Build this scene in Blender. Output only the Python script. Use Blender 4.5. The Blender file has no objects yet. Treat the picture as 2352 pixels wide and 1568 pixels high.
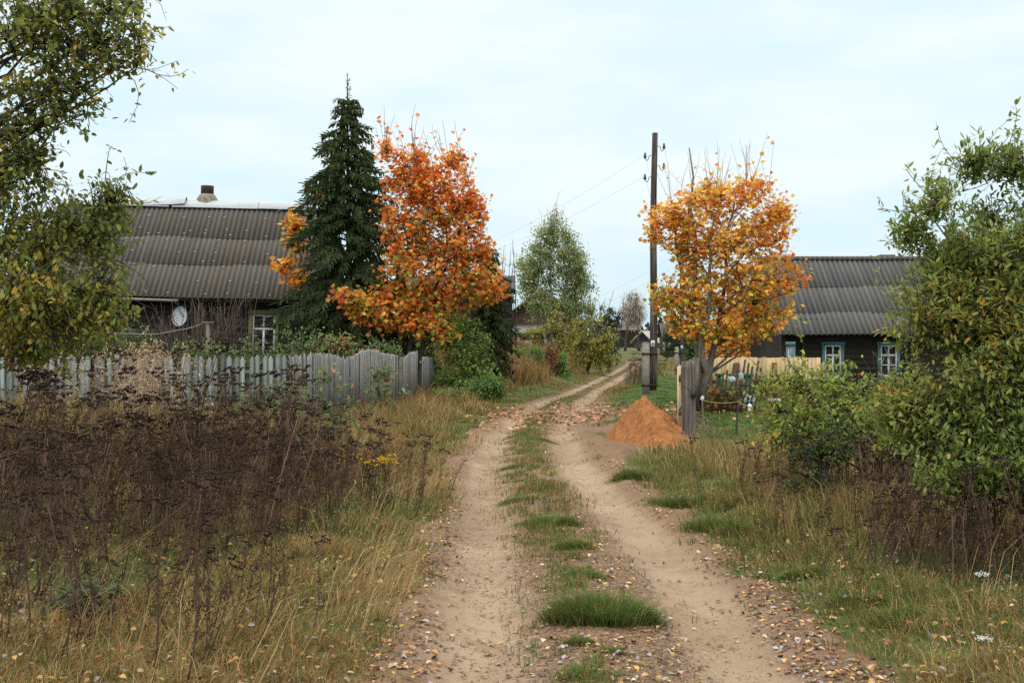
import bpy, math, random
import numpy as np

# ------------------------------------------------------------------ camera, sky, sun, exposure
S = bpy.context.scene
COL = S.collection
EYE, FPX, HZ, CX = 1.7, 2770.0, 790.0, 1176.0
cam_d = bpy.data.cameras.new('camera'); cam = bpy.data.objects.new('camera', cam_d); COL.objects.link(cam)
cam.location = (0, 0, EYE); cam.rotation_euler = (math.radians(90 + 0.12), 0, 0)
cam_d.sensor_width = 36; cam_d.lens = 36 * FPX / 2352; cam_d.clip_end = 3000; cam_d.clip_start = 0.1
S.camera = cam

SUN_EL, SUN_AZ = math.radians(42), math.radians(215)
W = bpy.data.worlds.new('World'); S.world = W; W.use_nodes = True
nt = W.node_tree; nt.nodes.clear()
def wn(t, **k):
    n = nt.nodes.new(t)
    for a, b in k.items(): setattr(n, a, b)
    return n
out = wn('ShaderNodeOutputWorld'); bg = wn('ShaderNodeBackground'); bg.inputs[1].default_value = 0.1
sky = wn('ShaderNodeTexSky', sky_type='NISHITA', sun_disc=False, sun_elevation=SUN_EL, sun_rotation=SUN_AZ)
tc = wn('ShaderNodeTexCoord'); mp = wn('ShaderNodeMapping'); mp.inputs['Scale'].default_value = (2.2, 2.2, 9)
no = wn('ShaderNodeTexNoise'); no.inputs['Scale'].default_value = 2.0; no.inputs['Detail'].default_value = 5; no.inputs['Roughness'].default_value = 0.55
cr = wn('ShaderNodeValToRGB')
cr.color_ramp.elements[0].position = 0.38; cr.color_ramp.elements[0].color = (6.35, 7.85, 8.45, 1)
cr.color_ramp.elements[1].position = 0.64; cr.color_ramp.elements[1].color = (7.7, 8.3, 8.35, 1)
sep = wn('ShaderNodeSeparateXYZ'); rz = wn('ShaderNodeValToRGB')
rz.color_ramp.elements[0].position = 0.0; rz.color_ramp.elements[0].color = (.80, .90, .96, 1)
rz.color_ramp.elements[1].position = 1.0; rz.color_ramp.elements[1].color = (4.1, 3.3, 2.85, 1)
e = rz.color_ramp.elements.new(0.14); e.color = (1.0, 1.02, 1.02, 1)
e = rz.color_ramp.elements.new(0.34); e.color = (1.04, 1.04, 1.04, 1)
mul = wn('ShaderNodeMix', data_type='RGBA', blend_type='MULTIPLY'); mul.inputs[0].default_value = 1
mix = wn('ShaderNodeMix', data_type='RGBA'); mix.inputs[0].default_value = 0.93
L = nt.links.new
L(tc.outputs['Generated'], mp.inputs[0]); L(mp.outputs[0], no.inputs[0]); L(no.outputs[0], cr.inputs[0])
L(tc.outputs['Generated'], sep.inputs[0]); L(sep.outputs['Z'], rz.inputs[0])
L(cr.outputs[0], mul.inputs[6]); L(rz.outputs[0], mul.inputs[7])
L(sky.outputs[0], mix.inputs[6]); L(mul.outputs[2], mix.inputs[7]); L(mix.outputs[2], bg.inputs[0]); L(bg.outputs[0], out.inputs[0])
sl = bpy.data.lights.new('sun', 'SUN'); sl.energy = 0.7; sl.angle = math.radians(25); sl.color = (1, .95, .88)
so = bpy.data.objects.new('sun', sl); COL.objects.link(so)
so.rotation_euler = (math.pi / 2 - SUN_EL, 0, math.pi - SUN_AZ)
S.view_settings.view_transform = 'Standard'; S.view_settings.look = 'None'
S.view_settings.exposure = 0.28; S.view_settings.gamma = 1
S.cycles.max_bounces = 9; S.cycles.diffuse_bounces = 7; S.cycles.transmission_bounces = 4
S.cycles.use_denoising = False

# ------------------------------------------------------------------ helpers
R0 = np.random.default_rng(7); random.seed(7)
def at(px, py, d): return np.array([(px - CX) / FPX * d, d, EYE - (py - HZ) / FPX * d])
def hash2(ix, iy, s):
    h = (ix.astype(np.int64) * 374761393 + iy.astype(np.int64) * 668265263 + s * 1442695041) & 0xFFFFFFFF
    h = ((h ^ (h >> 13)) * 1274126177) & 0xFFFFFFFF
    return ((h ^ (h >> 16)) & 0xFFFF) / 65535.0
def vn(x, y, s=0):
    x = np.asarray(x, float); y = np.asarray(y, float)
    ix = np.floor(x); iy = np.floor(y); fx = x - ix; fy = y - iy
    fx = fx * fx * (3 - 2 * fx); fy = fy * fy * (3 - 2 * fy)
    a = hash2(ix, iy, s); b = hash2(ix + 1, iy, s); c = hash2(ix, iy + 1, s); d = hash2(ix + 1, iy + 1, s)
    return (a * (1 - fx) + b * fx) * (1 - fy) + (c * (1 - fx) + d * fx) * fy
def fbm(x, y, s=0, o=4):
    v = 0; a = .5
    for k in range(o):
        v = v + a * vn(x * 2 ** k, y * 2 ** k, s + k); a *= .5
    return v / (1 - .5 ** o)
def sm(a, b, x):
    t = np.clip((x - a) / (b - a), 0, 1); return t * t * (3 - 2 * t)

class Geo:
    def __init__(g): g.V = []; g.F = {}; g.C = []; g.n = 0; g.hasc = False
    def add(g, V, F, col=None):
        V = np.asarray(V, float).reshape(-1, 3)
        for f in (F if isinstance(F, (list, tuple)) else [F]):
            f = np.asarray(f, int)
            if f.size: g.F.setdefault(f.shape[1], []).append(f + g.n)
        if col is None: c = np.ones((len(V), 3)) * .5
        else:
            c = np.asarray(col, float); g.hasc = True
            if c.ndim == 1: c = np.tile(c, (len(V), 1))
        g.V.append(V); g.C.append(c); g.n += len(V); return g
    def box(g, x0, x1, y0, y1, z0, z1, col=None, M=None, off=(0, 0, 0)):
        V = np.array([[x, y, z] for x in (x0, x1) for y in (y0, y1) for z in (z0, z1)], float)
        if M is not None: V = V @ np.asarray(M).T
        V = V + np.asarray(off)
        return g.add(V, np.array([[0, 1, 3, 2], [4, 6, 7, 5], [0, 4, 5, 1], [2, 3, 7, 6], [0, 2, 6, 4], [1, 5, 7, 3]]), col)
    def beam(g, p, q, w, h, col=None):
        p = np.asarray(p, float); q = np.asarray(q, float); d = q - p; l = np.linalg.norm(d); d /= l
        r = np.array([0, 0, 1.]) if abs(d[2]) < .9 else np.array([0, 1., 0])
        s = np.cross(d, r); s /= np.linalg.norm(s); u = np.cross(s, d)
        return g.box(0, l, -w / 2, w / 2, -h / 2, h / 2, col, np.stack([d, s, u], 1), p)
    def tube(g, P, Rr, k=6, col=None):
        P = np.asarray(P, float)[None]; Rr = np.asarray(Rr, float)
        if Rr.ndim == 0: Rr = np.ones(P.shape[1]) * Rr
        return g.tubes(P, Rr[None], k, None if col is None else [col])
    def tubes(g, P, Rr, k=4, cols=None):
        B, n = P.shape[:2]
        T = np.gradient(P, axis=1); T /= np.linalg.norm(T, axis=2, keepdims=True) + 1e-9
        d = P[:, -1] - P[:, 0]; ref = np.where(np.abs(d[:, 2:3]) > .8 * np.linalg.norm(d, axis=1, keepdims=True), [[1., .13, 0]], [[.1, .05, 1.]])
        A = np.cross(T, ref[:, None, :]); A /= np.linalg.norm(A, axis=2, keepdims=True) + 1e-9
        N = np.cross(T, A)
        th = np.arange(k) * 2 * math.pi / k
        V = P[:, :, None, :] + Rr[:, :, None, None] * (np.cos(th)[None, None, :, None] * A[:, :, None, :] + np.sin(th)[None, None, :, None] * N[:, :, None, :])
        V = V.reshape(-1, 3)
        base = (np.arange(B) * n * k)[:, None, None] + (np.arange(n - 1) * k)[None, :, None]
        i = np.arange(k)[None, None, :]; j = (i + 1) % k
        F = np.stack([base + i, base + j, base + k + j, base + k + i], -1).reshape(-1, 4)
        caps = np.concatenate([(np.arange(B) * n * k)[:, None] + np.arange(k)[::-1][None], (np.arange(B) * n * k + (n - 1) * k)[:, None] + np.arange(k)[None]])
        c = None if cols is None else np.repeat(np.asarray(cols, float), n * k, 0)
        fs = [F, caps]
        return g.add(V, fs, c)
    def stamp(g, tv, tf, M, pos, cols):
        N = len(pos); nv = len(tv)
        V = np.einsum('nij,vj->nvi', M, tv) + pos[:, None, :]
        off = (np.arange(N) * nv)[:, None, None]
        fs = [(f[None] + off).reshape(-1, f.shape[1]) for f in tf]
        c = np.repeat(cols, nv, 0) if cols.ndim == 2 else cols.reshape(-1, 3)
        return g.add(V.reshape(-1, 3), fs, c)
    def build(g, name, mat, parent=None, off=None, smooth=False):
        V = np.concatenate(g.V); 
        if off is not None: V = V - np.asarray(off)
        me = bpy.data.meshes.new(name); me.vertices.add(len(V)); me.vertices.foreach_set('co', V.astype(np.float32).ravel())
        idx, st, tt, s = [], [], [], 0
        for k, fl in g.F.items():
            f = np.concatenate(fl); idx.append(f.ravel()); st.append(s + np.arange(len(f)) * k); tt.append(np.full(len(f), k)); s += f.size
        idx = np.concatenate(idx); st = np.concatenate(st); tt = np.concatenate(tt)
        me.loops.add(len(idx)); me.loops.foreach_set('vertex_index', idx.astype(np.int32))
        me.polygons.add(len(st)); me.polygons.foreach_set('loop_start', st.astype(np.int32)); me.polygons.foreach_set('loop_total', tt.astype(np.int32))
        if smooth: me.polygons.foreach_set('use_smooth', np.ones(len(st), bool))
        me.update(calc_edges=True)
        if g.hasc:
            C = np.concatenate(g.C); a = me.color_attributes.new('Col', 'FLOAT_COLOR', 'POINT')
            a.data.foreach_set('color', np.concatenate([C, np.ones((len(C), 1))], 1).astype(np.float32).ravel())
        me.materials.append(mat)
        o = bpy.data.objects.new(name, me); COL.objects.link(o)
        if parent is not None: o.parent = parent
        return o
def tag(o, label, cat, group=None, kind=None):
    o['label'] = label; o['category'] = cat
    if group: o['group'] = group
    if kind: o['kind'] = kind
    return o
def thing(name, label, cat, loc=(0, 0, 0), rot=(0, 0, 0), group=None):
    o = bpy.data.objects.new(name, None); COL.objects.link(o); o.location = loc; o.rotation_euler = rot
    o.empty_display_size = .2
    return tag(o, label, cat, group)
def struct(o): o['kind'] = 'structure'; return o
def stuff(o, label, cat): return tag(o, label, cat, None, 'stuff')
def unit(v): return v / (np.linalg.norm(v, axis=-1, keepdims=True) + 1e-9)
def frames(d, rng, up=None):
    """columns: x = side, y = along d, z = normal"""
    d = unit(d); r = rng.normal(size=d.shape) if up is None else up + rng.normal(size=d.shape) * .35
    s = unit(np.cross(d, r)); n = np.cross(s, d)
    return np.stack([s, d, n], 2)

# ------------------------------------------------------------------ materials
def mat(name): 
    m = bpy.data.materials.new(name); m.use_nodes = True; n = m.node_tree; b = n.nodes['Principled BSDF']; return m, n, b
def node(n, t, **k):
    x = n.nodes.new(t)
    for a, b in k.items():
        if a in x.inputs.keys(): x.inputs[a].default_value = b
        else: setattr(x, a, b)
    return x
def ramp(n, src, stops):
    r = n.nodes.new('ShaderNodeValToRGB'); el = r.color_ramp.elements
    while len(el) < len(stops): el.new(.5)
    for q, (p, c) in zip(el, stops): q.position = p; q.color = (*c, 1) if len(c) == 3 else c
    n.links.new(src, r.inputs[0]); return r.outputs[0]
def noise_mat(name, stops, scale=(1, 1, 1), nscale=6, detail=6, rough=.85, bump=.0, bscale=None, coord='Object', spec=.25, dist=0.0):
    m, n, b = mat(name); t = node(n, 'ShaderNodeTexCoord'); mp_ = node(n, 'ShaderNodeMapping'); mp_.inputs['Scale'].default_value = scale
    n.links.new(t.outputs[coord], mp_.inputs[0])
    z = node(n, 'ShaderNodeTexNoise', Scale=nscale, Detail=detail, Roughness=.6, Distortion=dist); n.links.new(mp_.outputs[0], z.inputs['Vector'])
    n.links.new(ramp(n, z.outputs[0], stops), b.inputs['Base Color']); b.inputs['Roughness'].default_value = rough
    b.inputs['Specular IOR Level'].default_value = spec
    if bump:
        z2 = node(n, 'ShaderNodeTexNoise', Scale=bscale or nscale * 3, Detail=5); n.links.new(mp_.outputs[0], z2.inputs['Vector'])
        bp = node(n, 'ShaderNodeBump', Strength=bump, Distance=.02); n.links.new(z2.outputs[0], bp.inputs['Height']); n.links.new(bp.outputs[0], b.inputs['Normal'])
    return m
def leaf_mat(name, trans=.35, rough=.55, spec=.25):
    m, n, b = mat(name); a = node(n, 'ShaderNodeAttribute', attribute_name='Col')
    n.links.new(a.outputs['Color'], b.inputs['Base Color']); b.inputs['Roughness'].default_value = rough; b.inputs['Specular IOR Level'].default_value = spec
    t = n.nodes.new('ShaderNodeBsdfTranslucent'); n.links.new(a.outputs['Color'], t.inputs[0])
    mx = n.nodes.new('ShaderNodeMixShader'); mx.inputs[0].default_value = trans
    n.links.new(b.outputs[0], mx.inputs[1]); n.links.new(t.outputs[0], mx.inputs[2]); n.links.new(mx.outputs[0], n.nodes['Material Output'].inputs[0]); return m
M_LEAF = leaf_mat('leaf', .45, .62, .2); M_GRASS = leaf_mat('grass', .3, .6, .2); M_NEEDLE = leaf_mat('needles', .1, .6, .15); M_DEAD = leaf_mat('dead_plant', .1, .9, .1)
M_LITTER = leaf_mat('fallen_leaf', .1, .45, .4)
M_BARK = noise_mat('bark', [(.3, (.03, .025, .02)), (.7, (.085, .075, .06))], (3, 3, .6), 8, bump=.5)
M_BARK_G = noise_mat('grey_bark', [(.3, (.08, .072, .056)), (.7, (.22, .20, .16))], (3, 3, .8), 6, bump=.5)
M_BIRCH = noise_mat('birch_bark', [(.4, (.05, .045, .04)), (.5, (.5, .48, .44))], (.5, .5, 5), 3, bump=.2)
M_TWIG = noise_mat('twig', [(.3, (.075, .055, .045)), (.7, (.17, .14, .115))], (1, 1, .3), 4)
M_LOG = noise_mat('dark_logs', [(.3, (.012, .010, .009)), (.55, (.03, .024, .02)), (.8, (.06, .05, .042))], (.3, 3, 6), 3, bump=.6)
M_GREYWOOD = noise_mat('weathered_wood', [(.3, (.10, .10, .098)), (.55, (.21, .21, .20)), (.8, (.30, .30, .285))], (9, 9, .5), 3, bump=.5, bscale=6)
M_BLUEWOOD = noise_mat('blue_grey_paint', [(.3, (.12, .13, .12)), (.5, (.22, .26, .255)), (.75, (.30, .35, .35))], (5, 5, .8), 3, bump=.4, bscale=6)
M_POST = noise_mat('old_post_wood', [(.28, (.035, .028, .024)), (.5, (.13, .115, .105)), (.72, (.24, .20, .17))], (14, 14, .7), 2.2, bump=.9, bscale=4)
M_POLE = noise_mat('tarred_pole', [(.35, (.02, .015, .012)), (.55, (.07, .055, .047)), (.75, (.2, .185, .175))], (4, 4, .25), 3, bump=.5)
M_CONC = noise_mat('concrete', [(.3, (.16, .15, .13)), (.7, (.27, .255, .225))], (1, 1, 1), 9, bump=.3)
M_IRON = noise_mat('dark_iron', [(.3, (.015, .013, .012)), (.7, (.05, .04, .035))], (1, 1, 1), 9, rough=.6)
M_WHITE = noise_mat('white_paint', [(.3, (.50, .53, .54)), (.7, (.72, .74, .74))], (2, 2, 1), 5)
M_BLUE = noise_mat('blue_paint', [(.3, (.06, .14, .16)), (.7, (.11, .22, .245))], (2, 2, 1), 5)
M_OLIVE = noise_mat('olive_paint', [(.3, (.10, .11, .045)), (.7, (.16, .17, .075))], (2, 2, 1), 5)
M_GLAZED = noise_mat('insulator', [(.3, (.05, .055, .06)), (.7, (.1, .1, .11))], rough=.3)
M_ZINC = noise_mat('zinc_sheet', [(.3, (.30, .33, .36)), (.7, (.42, .46, .49))], (.6, 3, 3), 2, rough=.45)
M_DISH = noise_mat('dish_paint', [(.3, (.45, .52, .54)), (.7, (.55, .62, .64))], rough=.5)
M_RUST = noise_mat('rusty_pipe', [(.3, (.02, .014, .012)), (.7, (.07, .035, .025))], nscale=5)
M_BRICK = noise_mat('old_brick', [(.3, (.08, .045, .035)), (.7, (.2, .10, .075))], nscale=9)
M_MORTAR = noise_mat('cement', [(.3, (.14, .12, .09)), (.7, (.27, .25, .20))], nscale=7, bump=.5)
M_PLASTIC = noise_mat('white_plastic', [(.3, (.55, .58, .62)), (.7, (.75, .77, .8))], nscale=5, rough=.4)
M_GREENP = noise_mat('green_plastic', [(.3, (.01, .11, .055)), (.7, (.02, .17, .085))], nscale=3, rough=.5)
M_STRING = noise_mat('yellow_string', [(.3, (.5, .4, .1)), (.7, (.6, .5, .18))])
M_WIRE = noise_mat('grey_wire', [(.3, (.42, .45, .47)), (.7, (.5, .53, .55))])
M_PIPE = noise_mat('pale_pipe', [(.3, (.25, .26, .26)), (.7, (.36, .37, .37))])
def glass_mat():
    m, n, b = mat('window_glass'); b.inputs['Base Color'].default_value = (.02, .025, .026, 1); b.inputs['Roughness'].default_value = .12
    z = node(n, 'ShaderNodeTexNoise', Scale=2.5); bp = node(n, 'ShaderNodeBump', Strength=.15, Distance=.01); n.links.new(z.outputs[0], bp.inputs['Height']); n.links.new(bp.outputs[0], b.inputs['Normal']); return m
M_GLASS = glass_mat()
def roof_mat(name, dark, mid, lite, moss):
    m, n, b = mat(name); t = node(n, 'ShaderNodeTexCoord')
    mp_ = node(n, 'ShaderNodeMapping'); mp_.inputs['Scale'].default_value = (5.5, .25, .25); n.links.new(t.outputs['Object'], mp_.inputs[0])
    z = node(n, 'ShaderNodeTexNoise', Scale=1.0, Detail=3); n.links.new(mp_.outputs[0], z.inputs['Vector'])
    z2 = node(n, 'ShaderNodeTexNoise', Scale=14, Detail=8, Roughness=.7); n.links.new(t.outputs['Object'], z2.inputs['Vector'])
    z3 = node(n, 'ShaderNodeTexNoise', Scale=.55, Detail=4); n.links.new(t.outputs['Object'], z3.inputs['Vector'])
    c1 = ramp(n, z.outputs[0], [(.3, dark), (.5, mid), (.72, lite)])
    mx = node(n, 'ShaderNodeMix', data_type='RGBA'); n.links.new(ramp(n, z3.outputs[0], [(.42, (0, 0, 0)), (.7, (.6, .6, .6))]), mx.inputs[0]); n.links.new(c1, mx.inputs[6]); mx.inputs[7].default_value = (*moss, 1)
    m2 = node(n, 'ShaderNodeMix', data_type='RGBA', blend_type='MULTIPLY'); m2.inputs[0].default_value = 1
    n.links.new(mx.outputs[2], m2.inputs[6]); n.links.new(ramp(n, z2.outputs[0], [(.3, (.7, .7, .7)), (.68, (1.1, 1.1, 1.1)), (.75, (1.6, 1.6, 1.6))]), m2.inputs[7])
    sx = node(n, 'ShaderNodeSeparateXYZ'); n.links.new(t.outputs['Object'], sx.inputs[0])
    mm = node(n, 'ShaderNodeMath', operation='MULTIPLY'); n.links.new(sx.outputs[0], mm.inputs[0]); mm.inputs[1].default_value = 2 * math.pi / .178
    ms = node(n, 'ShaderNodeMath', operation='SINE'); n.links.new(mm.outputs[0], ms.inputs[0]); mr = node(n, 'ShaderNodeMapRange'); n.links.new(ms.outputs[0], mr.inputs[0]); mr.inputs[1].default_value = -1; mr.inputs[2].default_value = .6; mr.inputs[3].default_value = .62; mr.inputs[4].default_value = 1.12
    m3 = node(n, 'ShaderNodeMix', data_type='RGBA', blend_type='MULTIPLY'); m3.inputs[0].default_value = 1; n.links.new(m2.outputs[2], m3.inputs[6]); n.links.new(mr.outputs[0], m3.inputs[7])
    n.links.new(m3.outputs[2], b.inputs['Base Color']); b.inputs['Roughness'].default_value = .8; return m
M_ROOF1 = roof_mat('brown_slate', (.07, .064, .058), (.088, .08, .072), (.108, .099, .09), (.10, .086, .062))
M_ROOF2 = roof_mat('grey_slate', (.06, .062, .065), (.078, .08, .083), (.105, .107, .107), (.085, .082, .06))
def plank_mat(name, a, b_, c):
    m, n, b = mat(name); at_ = node(n, 'ShaderNodeAttribute', attribute_name='Col'); t = node(n, 'ShaderNodeTexCoord')
    mp_ = node(n, 'ShaderNodeMapping'); mp_.inputs['Scale'].default_value = (12, 12, .7); n.links.new(t.outputs['Object'], mp_.inputs[0])
    z = node(n, 'ShaderNodeTexNoise', Scale=2, Detail=6, Distortion=.4); n.links.new(mp_.outputs[0], z.inputs['Vector'])
    m2 = node(n, 'ShaderNodeMix', data_type='RGBA', blend_type='MULTIPLY'); m2.inputs[0].default_value = 1
    n.links.new(at_.outputs['Color'], m2.inputs[6]); n.links.new(ramp(n, z.outputs[0], [(.25, a), (.5, b_), (.75, c)]), m2.inputs[7])
    n.links.new(m2.outputs[2], b.inputs['Base Color']); b.inputs['Roughness'].default_value = .75
    bp = node(n, 'ShaderNodeBump', Strength=.4, Distance=.01); n.links.new(z.outputs[0], bp.inputs['Height']); n.links.new(bp.outputs[0], b.inputs['Normal']); return m
M_PLANK = plank_mat('board_grain', (.72, .66, .6), (1, 1, 1), (1.12, 1.1, 1.06))

# ------------------------------------------------------------------ terrain
_Y = np.array([-15, 3, 6, 9, 11.5, 15.2, 18, 22.4, 27.7, 33.6, 42.8, 52.3, 72.4, 105, 150, 220.])
_X = np.array([.53, .53, .53, .52, .43, .33, .27, .33, .69, 1.32, 2.53, 3.9, 6.6, 10.7, 14, 16.])
_H = np.array([.67, .67, .68, .73, .68, .64, .62, .58, .55, .52, .47, .42, .45, .45, .45, .45])
_yy = np.linspace(-15, 220, 2400); _k = np.exp(-.5 * (np.arange(-30, 31) / 12.) ** 2); _k /= _k.sum()
_xs = np.convolve(np.pad(np.interp(_yy, _Y, _X), 30, 'edge'), _k, 'valid')
def xc(y): return np.interp(y, _yy, _xs)
def rh(y): return np.interp(y, _Y, _H)
PILE = at(1476, 925, 21.2)
def ground_z(x, y):
    x = np.asarray(x, float); y = np.asarray(y, float)
    u = x - xc(y); h = rh(y); au = np.abs(u)
    z = .05 * (fbm(x * .6, y * .6, 3) - .5) + .12 * (fbm(x * .12, y * .12, 9) - .5) * sm(2, 6, au)
    z = z - .075 * np.exp(-((au - h) / .24) ** 2) + .02 * np.exp(-(u / .3) ** 2) + .03 * np.exp(-((au - h - .42) / .13) ** 2) * (.3 + vn(x * 2, y * .7, 5))
    z = z + .10 * sm(1.15, 2.2, au)
    z = z + .75 * sm(36, 55, y) * sm(1.3, 5, -u) * (1 - sm(95, 140, y))
    z = z - .45 * sm(7, 9.5, x) * sm(27, 36, y) * (1 - sm(60, 80, y))
    z = z + np.clip((y - 100) * .0042, 0, 1.3)
    z = z + .014 * (1 - .85 * np.exp(-((au - h) / .36) ** 4)) * (fbm(x * 7, y * 7, 21, 3) - .5) * (1 - sm(25, 45, y))
    return z
def masks(x, y):
    """sand 0..1, green 0..1"""
    u = x - xc(y); h = rh(y); au = np.abs(u)
    n1 = fbm(x * 1.3, y * .9, 31); n2 = fbm(x * 4, y * 4, 33); edge = 1.18 + .5 * (n1 - .5) + .25 * (n2 - .5)
    edge = edge + np.where(u > 0, .12, 0) - .25 * sm(30, 45, y)
    sand = 1 - sm(edge - .12, edge + .12, au)
    rut = np.exp(-((au - h) / .34) ** 4)
    n3 = fbm(x * 1.6, y * .8, 41)
    centre = (1 - sm(.15, .42, np.abs(u + .05))) * sm(.42, .56, n3) * sm(8, 10, y)
    sand = sand * (1 - .85 * centre * (1 - .6 * rut))
    far = sm(40, 60, y)
    rut2 = np.exp(-((au - h) / .24) ** 2); fr = sm(26, 42, y); sand = sand * (1 - fr) + fr * np.maximum(rut2, .35 * sand * n3) * (1 - sm(100, 130, y))
    # worn ground round the sand heap and under the road maple
    p = np.exp(-(((x - 2.4) / 1.6) ** 2 + ((y - 25) / 7.) ** 2) ** 2) * sm(.35, .6, fbm(x * .9, y * .5, 51) + .15)
    p = p * sm(15.5, 18.5, y)
    sand = np.maximum(sand, .75 * p)
    green = sm(.4, .62, fbm(x * .45, y * .35, 61) + .14 * np.exp(-((au - 1.8) / .8) ** 2))
    lawn = sm(2.7, 3.2, x) * sm(16.8, 18, y) * (1 - sm(33, 37, y)) + sm(1.2, 2, u) * (1 - sm(4, 6, u)) * sm(29, 33, y) * (1 - sm(60, 75, y))
    lawn = np.clip(lawn, 0, 1)
    bk = sm(38, 50, y) * sm(1.6, 2.6, -u) * (1 - sm(100, 130, y)); bk = np.maximum(bk, .7 * sm(14, 18, y) * sm(1.7, 2.6, -u) * (1 - sm(28, 36, y)))
    return sand, np.maximum(green, lawn) * (1 - .85 * bk), lawn
def pale_ruts(x, y):
    u = x - xc(y); return np.exp(-(np.abs(np.abs(u) - rh(y)) / (.30 + .10 * (fbm(x * 2, y * 1.2, 45) - .5))) ** 4) * (.55 + .45 * sm(.3, .6, fbm(x * 1.5, y * .6, 47)))
ys = np.concatenate([np.arange(-14, 3, .6), 3 * 1.0062 ** np.arange(0, 850)]); ys = ys[ys < 560]
us = [0.]
while us[-1] < 420: us.append(us[-1] + max(.042, .0 + us[-1] * .045 - .03 if us[-1] > 1.6 else .042))
us = np.array(us); us = np.concatenate([-us[:0:-1], us])
GX = xc(ys)[:, None] + us[None]; GY = np.repeat(ys[:, None], len(us), 1)
GZ = ground_z(GX, GY); sand_m, green_m, lawn_m = masks(GX, GY)
tall = 0
def grid_obj(name, fmask):
    ny, nu = GX.shape; idx = np.arange(ny * nu).reshape(ny, nu)
    F = np.stack([idx[:-1, :-1], idx[:-1, 1:], idx[1:, 1:], idx[1:, :-1]], -1).reshape(-1, 4)[fmask.ravel()]
    used = np.unique(F); rem = np.zeros(ny * nu, int); rem[used] = np.arange(len(used))
    V = np.stack([GX, GY, GZ], -1).reshape(-1, 3)[used]; g = Geo(); g.add(V, rem[F], np.stack([sand_m, green_m, pale_ruts(GX, GY)], -1).reshape(-1, 3)[used])
    o = g.build(name, M_GROUND, smooth=True); me = o.data
    uv = me.uv_layers.new(name='UVMap'); U = (GX - xc(GY)).reshape(-1)[used]; Vv = GY.reshape(-1)[used]
    li = np.zeros(len(me.loops), np.int32); me.loops.foreach_get('vertex_index', li)
    uv.data.foreach_set('uv', np.stack([U[li], Vv[li]], 1).astype(np.float32).ravel()); return struct(o)
def ground_mat():
    m, n, b = mat('sandy_soil'); lk = n.links.new
    a = node(n, 'ShaderNodeAttribute', attribute_name='Col'); sp = node(n, 'ShaderNodeSeparateColor'); lk(a.outputs['Color'], sp.inputs[0])
    t = node(n, 'ShaderNodeTexCoord')
    def nz(sc, de=5, ro=.6, vec=None):
        z = node(n, 'ShaderNodeTexNoise', Scale=sc, Detail=de, Roughness=ro); lk(vec or t.outputs['Object'], z.inputs['Vector']); return z.outputs[0]
    def mixc(f, c1, c2, bt='MIX'):
        x = node(n, 'ShaderNodeMix', data_type='RGBA', blend_type=bt)
        for s, v in ((0, f), (6, c1), (7, c2)):
            if isinstance(v, (int, float)): x.inputs[s].default_value = v
            elif isinstance(v, tuple): x.inputs[s].default_value = (*v, 1)
            else: lk(v, x.inputs[s])
        return x.outputs[2]
    n_big, n_mid, n_fine = nz(.9), nz(5, 6, .65), nz(60, 4, .7)
    sand = mixc(ramp(n, n_big, [(.35, (0, 0, 0)), (.65, (1, 1, 1))]), (.268, .20, .142), (.312, .238, .172))
    sand = mixc(ramp(n, n_mid, [(.5, (0, 0, 0)), (.68, (.7, .7, .7))]), sand, (.19, .122, .074))
    sand = mixc(1.0, sand, ramp(n, n_fine, [(.3, (.72, .70, .68)), (.5, (1, 1, 1)), (.7, (1.12, 1.1, 1.06))]), 'MULTIPLY')
    sand = mixc(sp.outputs[2], mixc(1.0, sand, (.62, .55, .49), 'MULTIPLY'), sand)
    thatch = mixc(ramp(n, n_mid, [(.35, (0, 0, 0)), (.65, (1, 1, 1))]), (.07, .055, .028), (.17, .125, .06))
    green = mixc(ramp(n, n_mid, [(.35, (0, 0, 0)), (.65, (1, 1, 1))]), (.045, .055, .018), (.075, .11, .03))
    grass = mixc(sp.outputs[1], thatch, green)
    mth = node(n, 'ShaderNodeMath', operation='MULTIPLY_ADD'); lk(nz(9, 5, .7), mth.inputs[0]); mth.inputs[1].default_value = .9; lk(sp.outputs[0], mth.inputs[2])
    f = ramp(n, mth.outputs[0], [(.72, (0, 0, 0)), (1.0, (1, 1, 1))])
    soil = mixc(ramp(n, mth.outputs[0], [(.55, (0, 0, 0)), (.75, (1, 1, 1))]), grass, (.12, .08, .05))
    lk(mixc(f, soil, sand), b.inputs['Base Color']); b.inputs['Roughness'].default_value = .95; b.inputs['Specular IOR Level'].default_value = .1
    # tyre tread: ripples across the ruts, plus grain
    mp_ = node(n, 'ShaderNodeMapping'); mp_.inputs['Scale'].default_value = (1, 1, 1); lk(t.outputs['UV'], mp_.inputs[0])
    wv = node(n, 'ShaderNodeTexWave', wave_type='BANDS', bands_direction='Y', Scale=3.4, Distortion=2.0); wv.inputs['Detail Scale'].default_value = 1.5; wv.inputs['Detail'].default_value = 2; lk(mp_.outputs[0], wv.inputs['Vector'])
    sx = node(n, 'ShaderNodeSeparateXYZ'); lk(t.outputs['UV'], sx.inputs[0])
    ab = node(n, 'ShaderNodeMath', operation='ABSOLUTE'); lk(sx.outputs[0], ab.inputs[0])
    hv = node(n, 'ShaderNodeMath', operation='MULTIPLY'); lk(ab.outputs[0], hv.inputs[0]); hv.inputs[1].default_value = .5
    band = ramp(n, hv.outputs[0], [(.42, (0, 0, 0)), (.46, (1, 1, 1)), (.55, (1, 1, 1)), (.60, (0, 0, 0))])
    m1 = node(n, 'ShaderNodeMath', operation='MULTIPLY'); lk(wv.outputs[1], m1.inputs[0]); lk(band, m1.inputs[1])
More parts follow.
